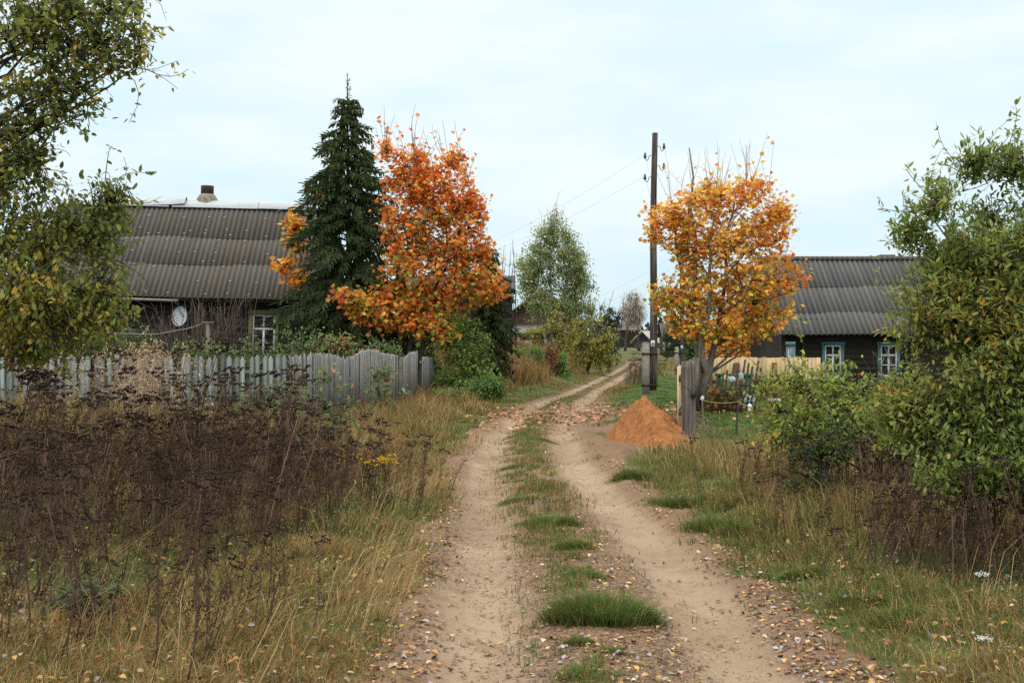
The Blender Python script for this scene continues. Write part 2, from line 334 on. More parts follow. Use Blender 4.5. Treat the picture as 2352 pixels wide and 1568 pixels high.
    m2 = node(n, 'ShaderNodeMath', operation='MULTIPLY_ADD'); lk(nz(38, 6, .7), m2.inputs[0]); m2.inputs[1].default_value = .5; lk(m1.outputs[0], m2.inputs[2])
    bp = node(n, 'ShaderNodeBump', Strength=.5, Distance=.016); lk(m2.outputs[0], bp.inputs['Height']); lk(bp.outputs[0], b.inputs['Normal']); return m
M_GROUND = ground_mat()
fm = (np.abs(.5 * (us[1:] + us[:-1]))[None] < 1.45) & (ys[:-1, None] < 130) & (ys[:-1, None] > -14.5)
grid_obj('road', fm); grid_obj('ground', ~fm)

# ------------------------------------------------------------------ leaves and trees
T_OV = (np.array([[0, 0, 0], [-.26, .3, .03], [0, .33, -.03], [.26, .3, .03], [-.22, .66, .03], [0, .66, -.03], [.22, .66, .03], [0, 1, -.02]]),
        [np.array([[0, 3, 2], [0, 2, 1], [5, 6, 7], [4, 5, 7]]), np.array([[2, 3, 6, 5], [1, 2, 5, 4]])])
T_DI = (np.array([[0, 0, 0], [-.3, .45, .05], [.3, .45, .05], [0, 1, 0]]), [np.array([[0, 2, 1], [1, 2, 3]])])
_ml = [(0, 0), (-.3, -.08), (-.22, .12), (-.62, .2), (-.42, .36), (-.58, .66), (-.22, .56), (0, 1.05), (.22, .56), (.58, .66), (.42, .36), (.62, .2), (.22, .12), (.3, -.08)]
T_MA = (np.array([[x, y, .10 * math.sin(3 * x) + .12 * abs(x) - .1 * y * y] for x, y in _ml] + [[0, .33, 0]]), [np.array([[14, (i + 1) % 14, i] for i in range(14)])])
T_NEEDLE = (np.array([[0, 0, 0], [-.5, .3, 0], [.5, .3, 0], [-.4, .75, -.03], [.4, .75, -.03], [0, 1, -.05], [0, .3, -.5], [0, .3, .5], [0, .75, -.4], [0, .75, .36]]),
            [np.array([[0, 2, 1], [3, 4, 5], [0, 7, 6], [8, 9, 5]]), np.array([[1, 2, 4, 3], [6, 7, 9, 8]])])
def scale_t(t, w, l): return (t[0] * np.array([w, l, w]), t[1])
def ell_pts(ells, n, rng, shell=.45, thr=.0, ns=1.3):
    E = np.array(ells, float); w = E[:, 3] * E[:, 4] * E[:, 5]; w = w ** .75; w /= w.sum(); out = np.zeros((0, 3))
    ph = rng.uniform(0, 6, 6)
    while len(out) < n:
        k = rng.choice(len(E), n, p=w); v = unit(rng.normal(size=(n, 3))); r = rng.random(n) ** shell
        p = E[k, :3] + v * r[:, None] * E[k, 3:6]
        q = p * ns
        f = (np.sin(q[:, 0] * 2.1 + ph[0] + 1.7 * np.sin(q[:, 2] * 1.3 + ph[1])) + np.sin(q[:, 2] * 2.3 + ph[2] + 1.5 * np.sin(q[:, 1] * 1.1 + ph[3])) + np.sin(q[:, 1] * 1.9 + ph[4])) / 3
        out = np.concatenate([out, p[(f > thr - 1)]])
    return out[:n]
def bez(a, b, c, n): 
    t = np.linspace(0, 1, n)[None, :, None]; return (1 - t) ** 2 * a[:, None] + 2 * t * (1 - t) * b[:, None] + t * t * c[:, None]
def tree(name, label, cat, base, stems, ells, n_limb, n_twig, n_leaf, leaf, size, colf, bark, seed, stem_r=.12, thr=.35, sigma=.12, shoots=0, twig_r=.006, group=None, droop=.3, limb_r=.35, shell=.45, ns=1.3, trunk_name='trunk', tmin=.35, crown_name='crown', limb_up=.12, extra=None, lmat=None, sh_len=(.4, 1.2), sh_leaf=0, sh_out=None):
    rng = np.random.default_rng(seed); base = np.asarray(base, float); gt = Geo(); nodes = []; rad = []
    for s in stems:
        s = np.asarray(s, float); t = np.linspace(0, 1, len(s)); tt = np.linspace(0, 1, 14)
        P = np.stack([np.interp(tt, t, s[:, i]) for i in range(3)], 1); P[1:-1] += rng.normal(size=(12, 3)) * .02 * np.linalg.norm(s[-1] - s[0]) * np.array([.5, .5, .15])
        r = stem_r * (1 - .85 * tt) * (1 + .35 * np.exp(-tt * 12)); gt.tube(P, r, 9); nodes.append(P[3:]); rad.append(r[3:])
    TN = np.concatenate(nodes); TR = np.concatenate(rad)
    if n_limb:
        T = ell_pts(ells, n_limb, rng, .6, thr, ns); a = np.zeros((n_limb, 3)); ra = np.zeros(n_limb)
        for i in range(n_limb):
            dz = np.linalg.norm(TN[:, :2] - T[i, :2], axis=1); want = T[i, 2] - (.55 + .3 * rng.random()) * dz
            j = np.argmin(np.abs(TN[:, 2] - want) + .5 * dz); a[i] = TN[j]; ra[i] = TR[j]
        l = np.linalg.norm(T - a, axis=1, keepdims=True); mid = (a + T) / 2 + np.array([0, 0, 1]) * l * limb_up + rng.normal(size=T.shape) * l * .08
        P = bez(a, mid, T, 8); P[:, 1:-1] += rng.normal(size=P[:, 1:-1].shape) * l[:, None] * .015
        rr = np.minimum(ra * .7, stem_r * limb_r)[:, None] * np.linspace(1, .22, 8)[None]; gt.tubes(P, rr, 6)
        LN = np.concatenate([P[:, 2:].reshape(-1, 3), TN[len(TN) // 2:]])
    else: LN = TN
    T = ell_pts(ells, n_twig, rng, shell, thr, ns)
    a = np.zeros_like(T)
    for i in range(0, n_twig, 400):
        D = T[i:i + 400, None] - LN[None]; dd = (D ** 2).sum(2) + np.where(D[..., 2] < 0, .6 * D[..., 2] ** 2, 0); a[i:i + 400] = LN[dd.argmin(1)]
    l = np.linalg.norm(T - a, axis=1, keepdims=True); mid = (a + T) / 2 + np.array([0, 0, 1]) * l * .1 + rng.normal(size=T.shape) * l * .1
    P = bez(a, mid, T, 5); gt.tubes(P, twig_r * np.linspace(2.2, .7, 5)[None] * np.ones((n_twig, 1)), 3)
    if shoots:
        k = rng.choice(n_twig, shoots, replace=True, p=None); top = np.argsort(-T[:, 2])[:max(shoots * 3, 30)]; k = rng.choice(top, shoots)
        e = T[k] + np.stack([rng.normal(size=shoots) * .22 * sh_len[1], rng.normal(size=shoots) * .22 * sh_len[1], rng.uniform(*sh_len, shoots)], 1)
        if sh_out is not None:
            k = rng.integers(0, n_twig, shoots); Ee = np.array(ells)[:, :3]; nc = Ee[((T[k][:, None] - Ee[None]) ** 2).sum(2).argmin(1)]; e = T[k] + unit(unit(T[k] - nc) + np.array(sh_out) + .35 * rng.normal(size=(shoots, 3))) * rng.uniform(*sh_len, (shoots, 1))
        Ps = bez(T[k], (T[k] + e) / 2 + rng.normal(size=e.shape) * .1, e, 5); gt.tubes(Ps, twig_r * np.linspace(1.3, .6, 5)[None] * np.ones((shoots, 1)), 3)
    k = rng.integers(0, n_twig, n_leaf); t = rng.uniform(tmin, 1.03, n_leaf); f = np.clip(t * 4, 0, 3.999); i0 = f.astype(int); fr = (f - i0)[:, None]
    pos = P[k, i0] * (1 - fr) + P[k, np.minimum(i0 + 1, 4)] * fr + rng.normal(size=(n_leaf, 3)) * sigma
    if shoots and sh_leaf:
        q = rng.integers(0, shoots, shoots * sh_leaf); f = rng.uniform(.1, .999, len(q)) * 4; i1 = f.astype(int); pos = np.concatenate([pos, Ps[q, i1] * (1 - (f - i1)[:, None]) + Ps[q, i1 + 1] * (f - i1)[:, None] + rng.normal(size=(len(q), 3)) * sigma * .3])
    cen = np.array(ells)[:, :3].mean(0); d = unit(pos - cen) * .5 + rng.normal(size=pos.shape) * .7 + np.array([0, 0, -droop])
    M = frames(d, rng, np.array([0, 0, 1.])) * (size * rng.uniform(.65, 1.25, len(pos)))[:, None, None]
    gl = Geo(); gl.stamp(leaf[0], leaf[1], M, pos, colf(pos, rng))
    root = thing(name, label, cat, tuple(base), group=group)
    gt.build(trunk_name, bark, root, base, True); gl.build(crown_name, lmat or M_LEAF, root, base); return root
def pal(cols, w, jit=.18):
    C = np.array(cols, float); w = np.array(w, float); w /= w.sum()
    def f(pos, rng):
        cl = (np.sin(pos[:, 0] * 2.7 + 1.3 * np.sin(pos[:, 2] * 2.1)) + np.sin(pos[:, 2] * 3.1 + pos[:, 1])) * .25 + .5
        q = np.clip(.62 * rng.random(len(pos)) + .38 * cl, 0, .9999); k = np.searchsorted(np.cumsum(w), q); k = np.clip(k, 0, len(C) - 1)
        return np.clip(C[k] * (1 + jit * rng.normal(size=(len(pos), 1))) * (1 + .06 * rng.normal(size=(len(pos), 3))), .004, 1)
    return f
def E(px, py, d, rx, rz, ry=None):
    """ellipsoid: centre pixel+distance, half sizes in pixels at that distance (ry in metres)"""
    p = at(px, py, d); s = d / FPX; return [*p, rx * s, ry if ry else min(rx, rz) * s, rz * s]

# ---- left foreground tree (alder)
alder = pal([(.11, .14, .042), (.165, .205, .052), (.26, .265, .06), (.45, .33, .065), (.26, .145, .05)], [3, 4, 3.4, 2.4, 1])
d0 = 9.0; bx = -5.6
ellL = [E(70, 40, d0, 150, 110), E(200, 110, d0, 110, 85), E(290, 140, d0, 55, 40), E(295, 40, d0, 45, 40), E(110, 220, d0, 130, 70), E(215, 235, 9.1, 60, 35), E(240, 10, 9.2, 90, 40), E(30, 370, d0, 90, 110), E(125, 320, d0, 35, 28), E(60, 550, d0, 130, 110), E(180, 520, d0, 90, 60),
        E(240, 430, d0, 65, 38), E(265, 500, d0, 50, 30), E(240, 580, d0, 75, 40), E(130, 690, d0, 150, 80), E(250, 660, d0, 65, 40), E(270, 720, 8.9, 45, 28), E(200, 760, 8.8, 80, 40), E(60, 680, 8.7, 110, 100), E(70, 800, d0, 120, 45), E(-120, 300, 9.3, 120, 300), E(-120, 700, 9.3, 120, 130)]
tree('alder_tree', 'leafy green and yellowing tree overhanging the left edge beside the dark weeds', 'tree', (bx, 9.2, ground_z(bx, 9.2)),
     [[(bx, 9.2, -.1), (bx + .1, 9.2, 2), (bx - .1, 9.25, 4), (bx + .2, 9.2, 6)], [(bx, 9.2, .2), (bx + .7, 9.1, 1.6), (bx + 1.2, 9, 3), (bx + 1.7, 9, 4.6)], [(bx, 9.2, .1), (bx + .9, 9.0, 1.2), (bx + 1.8, 9, 1.9)]],
     ellL, 90, 2300, 16500, T_OV, .053, alder, M_BARK, 11, stem_r=.07, thr=.62, sigma=.05, shoots=700, sh_out=(.3, 0, -.15), twig_r=.003, droop=.5, limb_r=.28, shell=.5, ns=2.2, sh_len=(.12, .4), sh_leaf=8)

# ---- right foreground willow
willow = pal([(.12, .165, .04), (.18, .24, .055), (.26, .31, .095), (.35, .32, .065), (.44, .28, .06), (.20, .12, .045)], [3, 4, 3, 2, 1.2, .6])
bw = np.array([4.3, 9.3, 0]); bw[2] = ground_z(bw[0], bw[1])
ellR = [E(2290, 600, 9.2, 150, 170), E(2250, 370, 9.2, 55, 50), E(2340, 400, 9.2, 70, 80), E(2150, 470, 9.1, 75, 50), E(2100, 540, 9.1, 55, 45), E(2200, 600, 9.1, 90, 80), E(2230, 780, 8.9, 190, 120), E(2130, 760, 8.8, 90, 100), E(2300, 950, 8.8, 220, 130), E(2150, 940, 8.9, 150, 90), E(2125, 850, 9, 50, 70), E(2110, 970, 8.8, 90, 60), E(2070, 960, 8.8, 50, 40), E(2240, 1040, 8.6, 150, 70), E(2140, 660, 9, 70, 60), E(2340, 780, 8.9, 120, 120), E(2330, 1000, 8.6, 130, 90), E(2200, 850, 8.7, 90, 90), E(2270, 870, 8.8, 90, 80), E(2230, 1075, 8.3, 130, 50), E(2360, 1090, 8.3, 100, 60), E(2450, 600, 9.6, 120, 300)]
tree('willow_bush', 'tall green willow bush filling the right edge in front of the dark house', 'bush', bw,
     [[bw, bw + (-.3, 0, .9), bw + (-.8, -.1, 1.9), bw + (-1.1, -.1, 2.7)], [bw + (.1, 0, 0), bw + (.0, -.1, 1.2), bw + (-.2, -.1, 2.3), bw + (-.1, 0, 3.2)], [bw + (.1, .1, 0), bw + (.3, 0, 1.4), bw + (.5, 0, 3)], [bw + (-.1, -.1, 0), bw + (-.6, -.2, .6), bw + (-1.3, -.3, 1.3)]],
     ellR, 100, 3500, 36000, scale_t(T_OV, .75, 1.1), .056, willow, M_BARK, 12, stem_r=.024, thr=.36, sigma=.05, shoots=800, sh_out=(-.25, 0, .7), sh_len=(.12, .36), sh_leaf=10, twig_r=.0028, droop=.1, limb_r=.5, shell=.5, ns=2.0, trunk_name='stems')
# ---- mid right arching shrub
shr = pal([(.14, .19, .045), (.22, .30, .06), (.33, .36, .075), (.44, .34, .07), (.38, .23, .05)], [3, 4, 3, 2, .8])
b2 = np.array([4.0, 12.6, 0]); b2[2] = ground_z(b2[0], b2[1])
tree('arching_bush', 'low yellow-green bush with arching bare stems in front of the right house windows', 'bush', b2,
     [[b2, b2 + (-.3, -.1, .5), b2 + (-.9, -.2, 1.0), b2 + (-1.2, -.2, 1.5)], [b2 + (.1, 0, 0), b2 + (-.5, 0, .35), b2 + (-1.2, -.1, .75)], [b2 + (.1, 0, 0), b2 + (.05, 0, .8), b2 + (-.2, 0, 1.5)], [b2, b2 + (-.4, .1, .6), b2 + (-.6, .1, 1.4)]],
     [E(1850, 880, 12.6, 80, 40, .4), E(1930, 895, 12.6, 80, 45, .5), E(1820, 935, 12.4, 70, 45, .4), E(2010, 930, 12.6, 90, 60, .5), E(1765, 900, 12.4, 36, 40, .3), E(1900, 970, 12.3, 120, 50, .5), E(2090, 870, 12.6, 50, 50, .4), E(1790, 1000, 12.2, 60, 40, .4), E(2060, 980, 12.2, 90, 60, .5), E(1845, 840, 12.6, 25, 25, .2), E(1935, 850, 12.6, 25, 25, .2)],
     45, 700, 4200, scale_t(T_OV, .8, 1.1), .062, shr, M_BARK, 13, stem_r=.02, thr=.4, sigma=.05, shoots=130, sh_out=(-.4, 0, .5), sh_len=(.1, .4), sh_leaf=8, twig_r=.003, droop=.1, limb_r=.55, ns=2.5, trunk_name='stems')

# ---- maples
def maple_col(green, red, cx_, cz_, rz_, yel, sgn=0, hue=1.0):
    C0 = np.array([(.80, .33, .05), (.74, .22, .045), (.86, .55, .08), (.68, .14, .055), (.62, .46, .07), (.33, .35, .06), (.62, .28, .07)])
    C0 = C0 * np.array([1, hue, 1])
    def f(pos, rng):
        C = C0; q = rng.random(len(pos)); low = np.clip((cz_ - pos[:, 2]) / rz_, -1, 1); side = (np.abs(pos[:, 0] - cx_) if sgn == 0 else np.maximum(sgn * (pos[:, 0] - cx_), 0) * 1.3) / rz_
        w = np.stack([3 + 0 * low, 2 + 1.2 * red + 0 * low, yel + 0 * low, red * (.4 + 2.2 * np.clip(side, 0, 1.2) ** 2), 1.0 + .8 * low, np.clip(green * (1.0 + 1.6 * low - 1.2 * side), .05, 9), 1 + 0 * low], 1)
        cl = np.sin(pos[:, 0] * 2.3 + np.sin(pos[:, 2] * 1.7)) * np.sin(pos[:, 2] * 2.1 + pos[:, 1] * 1.3); w[:, 5] *= 1 + .9 * cl; w[:, 2] *= 1 - .6 * cl
        c = np.cumsum(w, 1); c /= c[:, -1:]; k = (q[:, None] > c).sum(1)
        return np.clip(C[k] * (1 + .16 * rng.normal(size=(len(pos), 1))) * (1 + .05 * rng.normal(size=(len(pos), 3))), .005, 1)
    return f
bm = np.array([-3.1, 36.5, 0]); bm[2] = ground_z(bm[0], bm[1]); D = 36.5
ellM = [E(950, 400, D, 65, 70, 1), E(1010, 440, D, 95, 80, 1.2), E(940, 500, D, 80, 110, 1.3), E(1050, 540, D, 75, 110, 1.4), E(960, 620, D, 90, 100, 1.4), E(1080, 640, D, 75, 70, 1.2), E(1120, 660, D, 50, 40, 1), E(830, 690, 35.6, 80, 28, .6), E(900, 700, D, 90, 60, 1.2), E(860, 730, 35.8, 60, 22, .5), E(1000, 710, D, 60, 60, 1), E(1020, 755, 35.8, 25, 25, .4), E(1080, 470, D, 35, 50, .8), E(1110, 570, D, 28, 50, .6), E(960, 740, 36, 70, 30, .8), E(1030, 775, 35.8, 20, 20, .3), E(790, 672, 35.5, 40, 16, .4), E(890, 350, D, 18, 30, .4), E(1040, 370, D, 40, 28, .6)]
tree('maple_tree', 'orange-red maple beside the dark spruce on the left of the road', 'tree', bm,
     [[bm, bm + (0, 0, 2), bm + (-.1, 0, 4.5), bm + (0, 0, 7)], [bm + (.2, 0, 0), bm + (.5, .1, 2), bm + (1, .1, 4), bm + (1.3, 0, 6)], [bm + (-.2, 0, 0), bm + (-.3, -.3, 2.5), bm + (-.5, -.3, 5)]],
     ellM, 65, 1700, 11500, T_MA, .125, maple_col(3.4, 1.8, -2.6, 4.4, 3.5, 1.8, 0, .95), M_BARK, 26, stem_r=.10, thr=.3, sigma=.13, shoots=60, sh_leaf=2, twig_r=.006, droop=.35, ns=2.0)
b3 = np.array([-7.1, 41.5, 0]); b3[2] = ground_z(*b3[:2])
tree('maple_tree', 'small orange maple peeking out between the left house roof and the spruce', 'tree', b3, [[b3, b3 + (0, 0, 2.5), b3 + (0, 0, 5)]],
     [E(675, 505, 39.2, 26, 20, .4), E(650, 612, 39.2, 26, 14, .4), E(680, 560, 39.4, 18, 40, .4), E(690, 640, 39.5, 25, 25, .4), E(730, 440, 39.8, 30, 14, .4)], 10, 90, 620, T_MA, .16, maple_col(.1, .7, -7, 4.4, 4, 3), M_BARK, 22, stem_r=.07, thr=.2, sigma=.12, twig_r=.008)
D = 31.0; br = np.array([4.9, 31, 0]); br[2] = ground_z(*br[:2])
def st(*pp): return [br if i == 0 else at(p[0], p[1], D + p[2]) for i, p in enumerate(pp)]
ellX = [E(1565, 480, D, 55, 42, .9), E(1650, 460, D, 95, 50, 1.1), E(1735, 440, D, 45, 42, .8), E(1530, 520, D, 62, 40, .9), E(1500, 490, D, 34, 22, .5), E(1580, 570, D, 70, 70, .9), E(1660, 560, D, 100, 90, 1.3), E(1765, 530, D, 62, 85, 1.0), E(1810, 640, D, 50, 40, .7), E(1525, 690, D, 38, 45, .6), E(1590, 680, D, 80, 70, 1.1), E(1710, 660, D, 100, 70, 1.1), E(1660, 755, D, 80, 35, .9), E(1810, 720, D, 36, 26, .5), E(1575, 750, D, 45, 30, .7), E(1750, 740, D, 50, 40, .7), E(1790, 480, D, 25, 40, .5)]
tree('maple_tree', 'golden orange maple with several grey stems behind the new board fence', 'tree', br,
     [st((0, 0, 0), (1606, 800, 0), (1600, 690, 0), (1596, 560, 0), (1583, 340, 0)), st((0, 0, 0), (1632, 820, .2), (1652, 720, .3), (1668, 600, .3), (1690, 440, .2)), st((0, 0, 0), (1618, 760, -.3), (1628, 650, -.5), (1640, 500, -.5)), st((0, 0, 0), (1612, 840, .4), (1570, 640, .6), (1540, 500, .6))],
     ellX, 70, 1500, 9600, T_MA, .105, maple_col(2.6, .55, 5.3, 3.6, 2.4, 7.0, 1), M_BARK_G, 27, stem_r=.11, thr=.28, sigma=.11, shoots=55, sh_leaf=1, twig_r=.005, droop=.3, ns=2.2)
b4 = np.array([9.4, 51, 0]); b4[2] = ground_z(*b4[:2])
tree('maple_tree', 'mixed green and orange maple low behind the fence near the right house', 'tree', b4, [[b4, b4 + (0, 0, 2), b4 + (.3, 0, 4.5)]],
     [E(1690, 760, 51, 60, 55, 1.4), E(1740, 730, 51, 50, 60, 1.3), E(1655, 800, 50, 40, 30, 1), E(1745, 800, 50, 45, 28, 1), E(1700, 810, 50, 40, 20, 1)], 20, 260, 2900, T_MA, .19, maple_col(1.6, .5, 9.5, 3, 3, 1.5), M_BARK, 24, stem_r=.12, thr=.3, sigma=.18, twig_r=.01)
b5 = np.array([6.0, 29.2, 0]); b5[2] = ground_z(*b5[:2])
tree('maple_sapling', 'low orange maple sapling growing among the leaning trellis rods', 'bush', b5, [[b5, b5 + (0, 0, .6), b5 + (-.1, 0, 1.0)], [b5, b5 + (-.3, -.1, .5), b5 + (-.5, -.1, .9)]],
     [E(1690, 905, 29, 30, 30, .3), E(1650, 915, 29, 28, 28, .3)], 8, 60, 420, T_MA, .10, pal([(.16, .16, .05), (.24, .2, .06), (.42, .2, .05), (.2, .1, .04)], [2, 2, 2, 2]), M_BARK, 25, stem_r=.02, thr=.3, sigma=.08, twig_r=.004)

# ---- spruces
def spruce(label, base, H, prof, seed, n_whorl, cones, top_bare=.9):
    rng = np.random.default_rng(seed); base = np.asarray(base, float); g = Geo(); gn = Geo(); tt = np.linspace(0, 1, 16)
    g.tube(base + np.stack([.03 * np.sin(tt * 5), 0 * tt, tt * H], 1), .14 * (1 - tt) + .012, 8)
    hz = np.array([p[0] for p in prof]); hw = np.array([p[1] for p in prof]); tips = []
    z = np.linspace(.25, H - top_bare, n_whorl); Ps, Ls = [], []
    for zi in z:
        nb = rng.integers(7, 10); az = rng.uniform(0, 6.28) + np.arange(nb) * 6.283 / nb + rng.normal(size=nb) * .25
        for a in az:
            Lb = np.interp(zi, hz, hw) * rng.uniform(.55, 1.12) * (1 + .16 * math.sin(zi * 4.2 + a * 2)); f = zi / H; rise = (.5 * f - .12) * Lb
            d = np.array([math.cos(a), math.sin(a), 0]); p0 = base + [0, 0, zi]
            Ps.append(bez(p0[None], (p0 + d * Lb * .5 + [0, 0, rise + .10 * Lb])[None], (p0 + d * Lb + [0, 0, rise - (.30 - .1 * f) * Lb])[None], 7)[0]); Ls.append(Lb)
    Ps = np.array(Ps); Ls = np.array(Ls); g.tubes(Ps, (.006 + .018 * Ls[:, None] / 2) * np.linspace(1, .25, 7)[None], 4)
    pos, dirs, ln = [], [], []
    for P, Lb in zip(Ps, Ls):
        nt_ = int(36 * Lb + 8); t = rng.uniform(.08, 1, nt_) ** .8; f = np.clip(t * 6, 0, 5.999); i = f.astype(int); p = P[i] + (f - i)[:, None] * (P[i + 1] - P[i])
        ax = unit(P[-1] - P[0]); sd = np.cross(ax, [0, 0, 1.]); sg = rng.choice([-1, 1], nt_)[:, None]
        dd = ax[None] * rng.uniform(.1, .7, (nt_, 1)) + sd[None] * sg * rng.uniform(.1, .8, (nt_, 1)) + np.array([0, 0, -1.]) * rng.uniform(.3, 1.5, (nt_, 1))
        pos.append(p); dirs.append(dd); ln.append(rng.uniform(.16, .42, nt_) * (1.1 - .4 * t) * min(1, .5 + Lb * .4))
        nn = 8; t2 = np.linspace(.15, .98, nn); f = t2 * 5.99; i = f.astype(int); p = P[i] + (f - i)[:, None] * (P[i + 1] - P[i]); pos.append(p); dirs.append(np.tile(ax, (nn, 1)) + rng.normal(size=(nn, 3)) * .15); ln.append(np.full(nn, Lb * .2))
    # short needles on the leader
    nn = 40; zz = rng.uniform(H - top_bare - .2, H, nn); pos.append(base + np.stack([0 * zz, 0 * zz, zz], 1)); dirs.append(rng.normal(size=(nn, 3)) * [1, 1, .3] + [0, 0, .5]); ln.append(np.full(nn, .09) * (1 + (H - zz) * .6))
    pos = np.concatenate(pos); dirs = np.concatenate(dirs); ln = np.concatenate(ln); N = len(pos)
    M = frames(dirs, rng); wd = np.minimum(.055, ln * .22) * rng.uniform(.7, 1.2, N); M = M * np.stack([wd, ln, wd], 1)[:, None, :]
    out_ = np.clip(np.linalg.norm(pos[:, :2] - base[:2], axis=1) / 1.8, 0, 1)
    c1 = np.array([.036, .056, .022]); c2 = np.array([.075, .11, .036]); k = rng.random((N, 1)); C = c1 * (1 - k) + c2 * k; C *= 1 + .15 * rng.normal(size=(N, 1))
    gn.stamp(T_NEEDLE[0], T_NEEDLE[1], M, pos, np.clip(C, .008, 1))
    root = thing('spruce_tree', label, 'tree', tuple(base)); g.build('trunk', M_BARK, root, base, True); gn.build('crown', M_NEEDLE, root, base)
    if cones:
        tt = np.linspace(0, 1, 6); gc = Geo(); gc.tube(np.stack([0 * tt, 0 * tt, -.17 * tt], 1), .026 * np.array([.5, 1, 1.05, .95, .7, .25]), 7); c0 = None
        top = np.where(Ps[:, 0, 2] > base[2] + H * .58)[0]
        for j in range(cones):
            q = Ps[rng.choice(top)]; k = rng.integers(3, 7); p = q[k] - base + rng.normal(size=3) * .05 - [0, 0, .06]
            if c0 is None: c0 = gc.build('cone', M_CONE, root, None, True); o = c0
            else: o = c0.copy(); COL.objects.link(o); o.parent = root
            o.location = p; o.rotation_euler = (rng.normal() * .2, rng.normal() * .2, 0)
    return root
M_CONE = noise_mat('cone_scales', [(.3, (.12, .07, .04)), (.7, (.25, .15, .09))], nscale=40)
sb = np.array([-5.16, 38, 0]); sb[2] = ground_z(*sb[:2])
spruce('tall dark green spruce with a pointed top and hanging brown cones', sb, 10.2 - sb[2], [(0, 2.2), (1.5, 2.45), (3.2, 2.1), (5, 1.75), (6.5, 1.42), (7.4, 1.0), (8.2, .66), (9.0, .44), (9.5, .25)], 31, 50, 90)
s2 = np.array([-.85, 44, 0]); s2[2] = ground_z(*s2[:2])
spruce('smaller dark spruce half hidden behind the orange maple by the road', s2, 5.3 - s2[2], [(0, 1.0), (2, 1.05), (3.5, .8), (4.6, .35), (5.2, .1)], 32, 30, 0, .2)

# ---- birch and the bushes round it
birchc = pal(1.6 * np.array([(.10, .125, .042), (.14, .185, .06), (.19, .22, .07), (.28, .25, .07), (.27, .15, .045)]), [3, 4, 3, 1.6, .6])
D = 70.; bb = np.array([2.35, 70, 0]); bb[2] = ground_z(*bb[:2])
ellB = [E(1268, 540, D, 42, 62, 1.2), E(1275, 500, D, 22, 34, .8), E(1235, 620, D, 48, 60, 1.4), E(1300, 620, D, 48, 60, 1.4), E(1225, 690, D, 36, 50, 1.2), E(1330, 640, D, 34, 70, 1.2), E(1270, 690, D, 80, 50, 1.6), E(1320, 710, D, 40, 40, 1.2), E(1345, 690, D, 28, 70, 1), E(1215, 640, D, 34, 60, 1), E(1290, 560, D, 40, 55, 1.2), E(1245, 570, D, 34, 50, 1.2), E(1315, 600, D, 40, 60, 1.3), E(1220, 600, D, 30, 50, 1)]
tree('birch_tree', 'tall green birch rising behind the bend in the dirt road', 'tree', bb,
     [[bb, at(1262, 720, D), at(1262, 600, D), at(1270, 490, D)], [bb, at(1290, 720, D), at(1305, 620, D), at(1315, 560, D)], [bb, at(1240, 720, D), at(1228, 620, D)]], ellB, 50, 1400, 17000, T_DI, .15, birchc, M_BIRCH, 41, stem_r=.13, thr=.25, sigma=.18, twig_r=.012, droop=.9, ns=1.2, shoots=15)
def bush(name, label, px, py_top, py_bot, d, rx, n, leaf, size, colf, seed, thr=.35, bark=M_BARK, group=None, ns=1.6, cat='bush', sig=.08, ry=None):
    c = at(px, 790, d); b = np.array([c[0], d, 0]); b[2] = ground_z(*b[:2]); s = d / FPX
    zt = EYE - (py_top - HZ) * s; zb = max(EYE - (py_bot - HZ) * s, b[2] + .05); h = zt - zb; cz = (zt + zb) / 2; w = rx * s; ry = ry or min(w, 1.6)
    rng = np.random.default_rng(seed)
    ells = [[b[0], d, cz, w, ry, h / 2]] + [[b[0] + rng.uniform(-.6, .6) * w, d + rng.uniform(-.5, .5) * ry, cz + rng.uniform(-.3, .35) * h, w * rng.uniform(.35, .6), ry * .5, h * rng.uniform(.18, .3)] for _ in range(6)] + [[b[0] + q * w * .55, d, b[2] + .22 * (zt - b[2]), w * .45, ry * .7, .24 * (zt - b[2])] for q in (-1, 0, 1)]
    stems = [[b, b + (rng.uniform(-.3, .3) * w, rng.uniform(-.3, .3) * ry, (cz - b[2]) * .9), b + (rng.uniform(-.6, .6) * w, rng.uniform(-.4, .4) * ry, (zt - b[2]) * .92)] for _ in range(5)]
    return tree(name, label, cat, b, stems, ells, 14, max(60, n // 10), n, leaf, size, colf, bark, seed, stem_r=.03, thr=thr, sigma=sig, twig_r=.004 + .00008 * d, group=group, ns=ns, trunk_name='stems', tmin=.2)
oliv = pal(2.3 * np.array([(.085, .095, .028), (.13, .13, .032), (.17, .155, .038), (.20, .16, .04)]), [3, 4, 3, 1.5])
gre = pal(1.35 * np.array([(.03, .06, .02), (.05, .09, .028), (.075, .125, .035), (.12, .13, .04)]), [3, 4, 3, .8])
brig = pal(1.9 * np.array([(.045, .10, .025), (.065, .145, .035), (.10, .19, .05)]), [3, 4, 2])
dgre = pal(1.35 * np.array([(.03, .05, .026), (.045, .07, .035), (.065, .09, .04)]), [3, 4, 2])
nett = pal(1.7 * np.array([(.06, .11, .03), (.09, .15, .035), (.13, .19, .05), (.2, .2, .05)]), [3, 4, 2, .8])
rasp = pal(1.9 * np.array([(.05, .075, .03), (.075, .11, .04), (.11, .14, .05), (.26, .10, .05), (.22, .16, .05)]), [3, 4, 3, 1.2, .8])
redb = pal(.9 * np.array([(.22, .055, .04), (.30, .08, .05), (.18, .10, .045), (.12, .12, .04)]), [3, 3, 2, 1])
bush('willow_bush', 'wide olive green bush under the birch on the left bank', 1350, 722, 840, 66, 68, 5200, T_DI, .15, oliv, 51, .2)
bush('willow_bush', 'olive yellow bush in front of the old house below the birch', 1268, 712, 815, 68, 62, 2400, T_DI, .17, oliv, 52, .45)
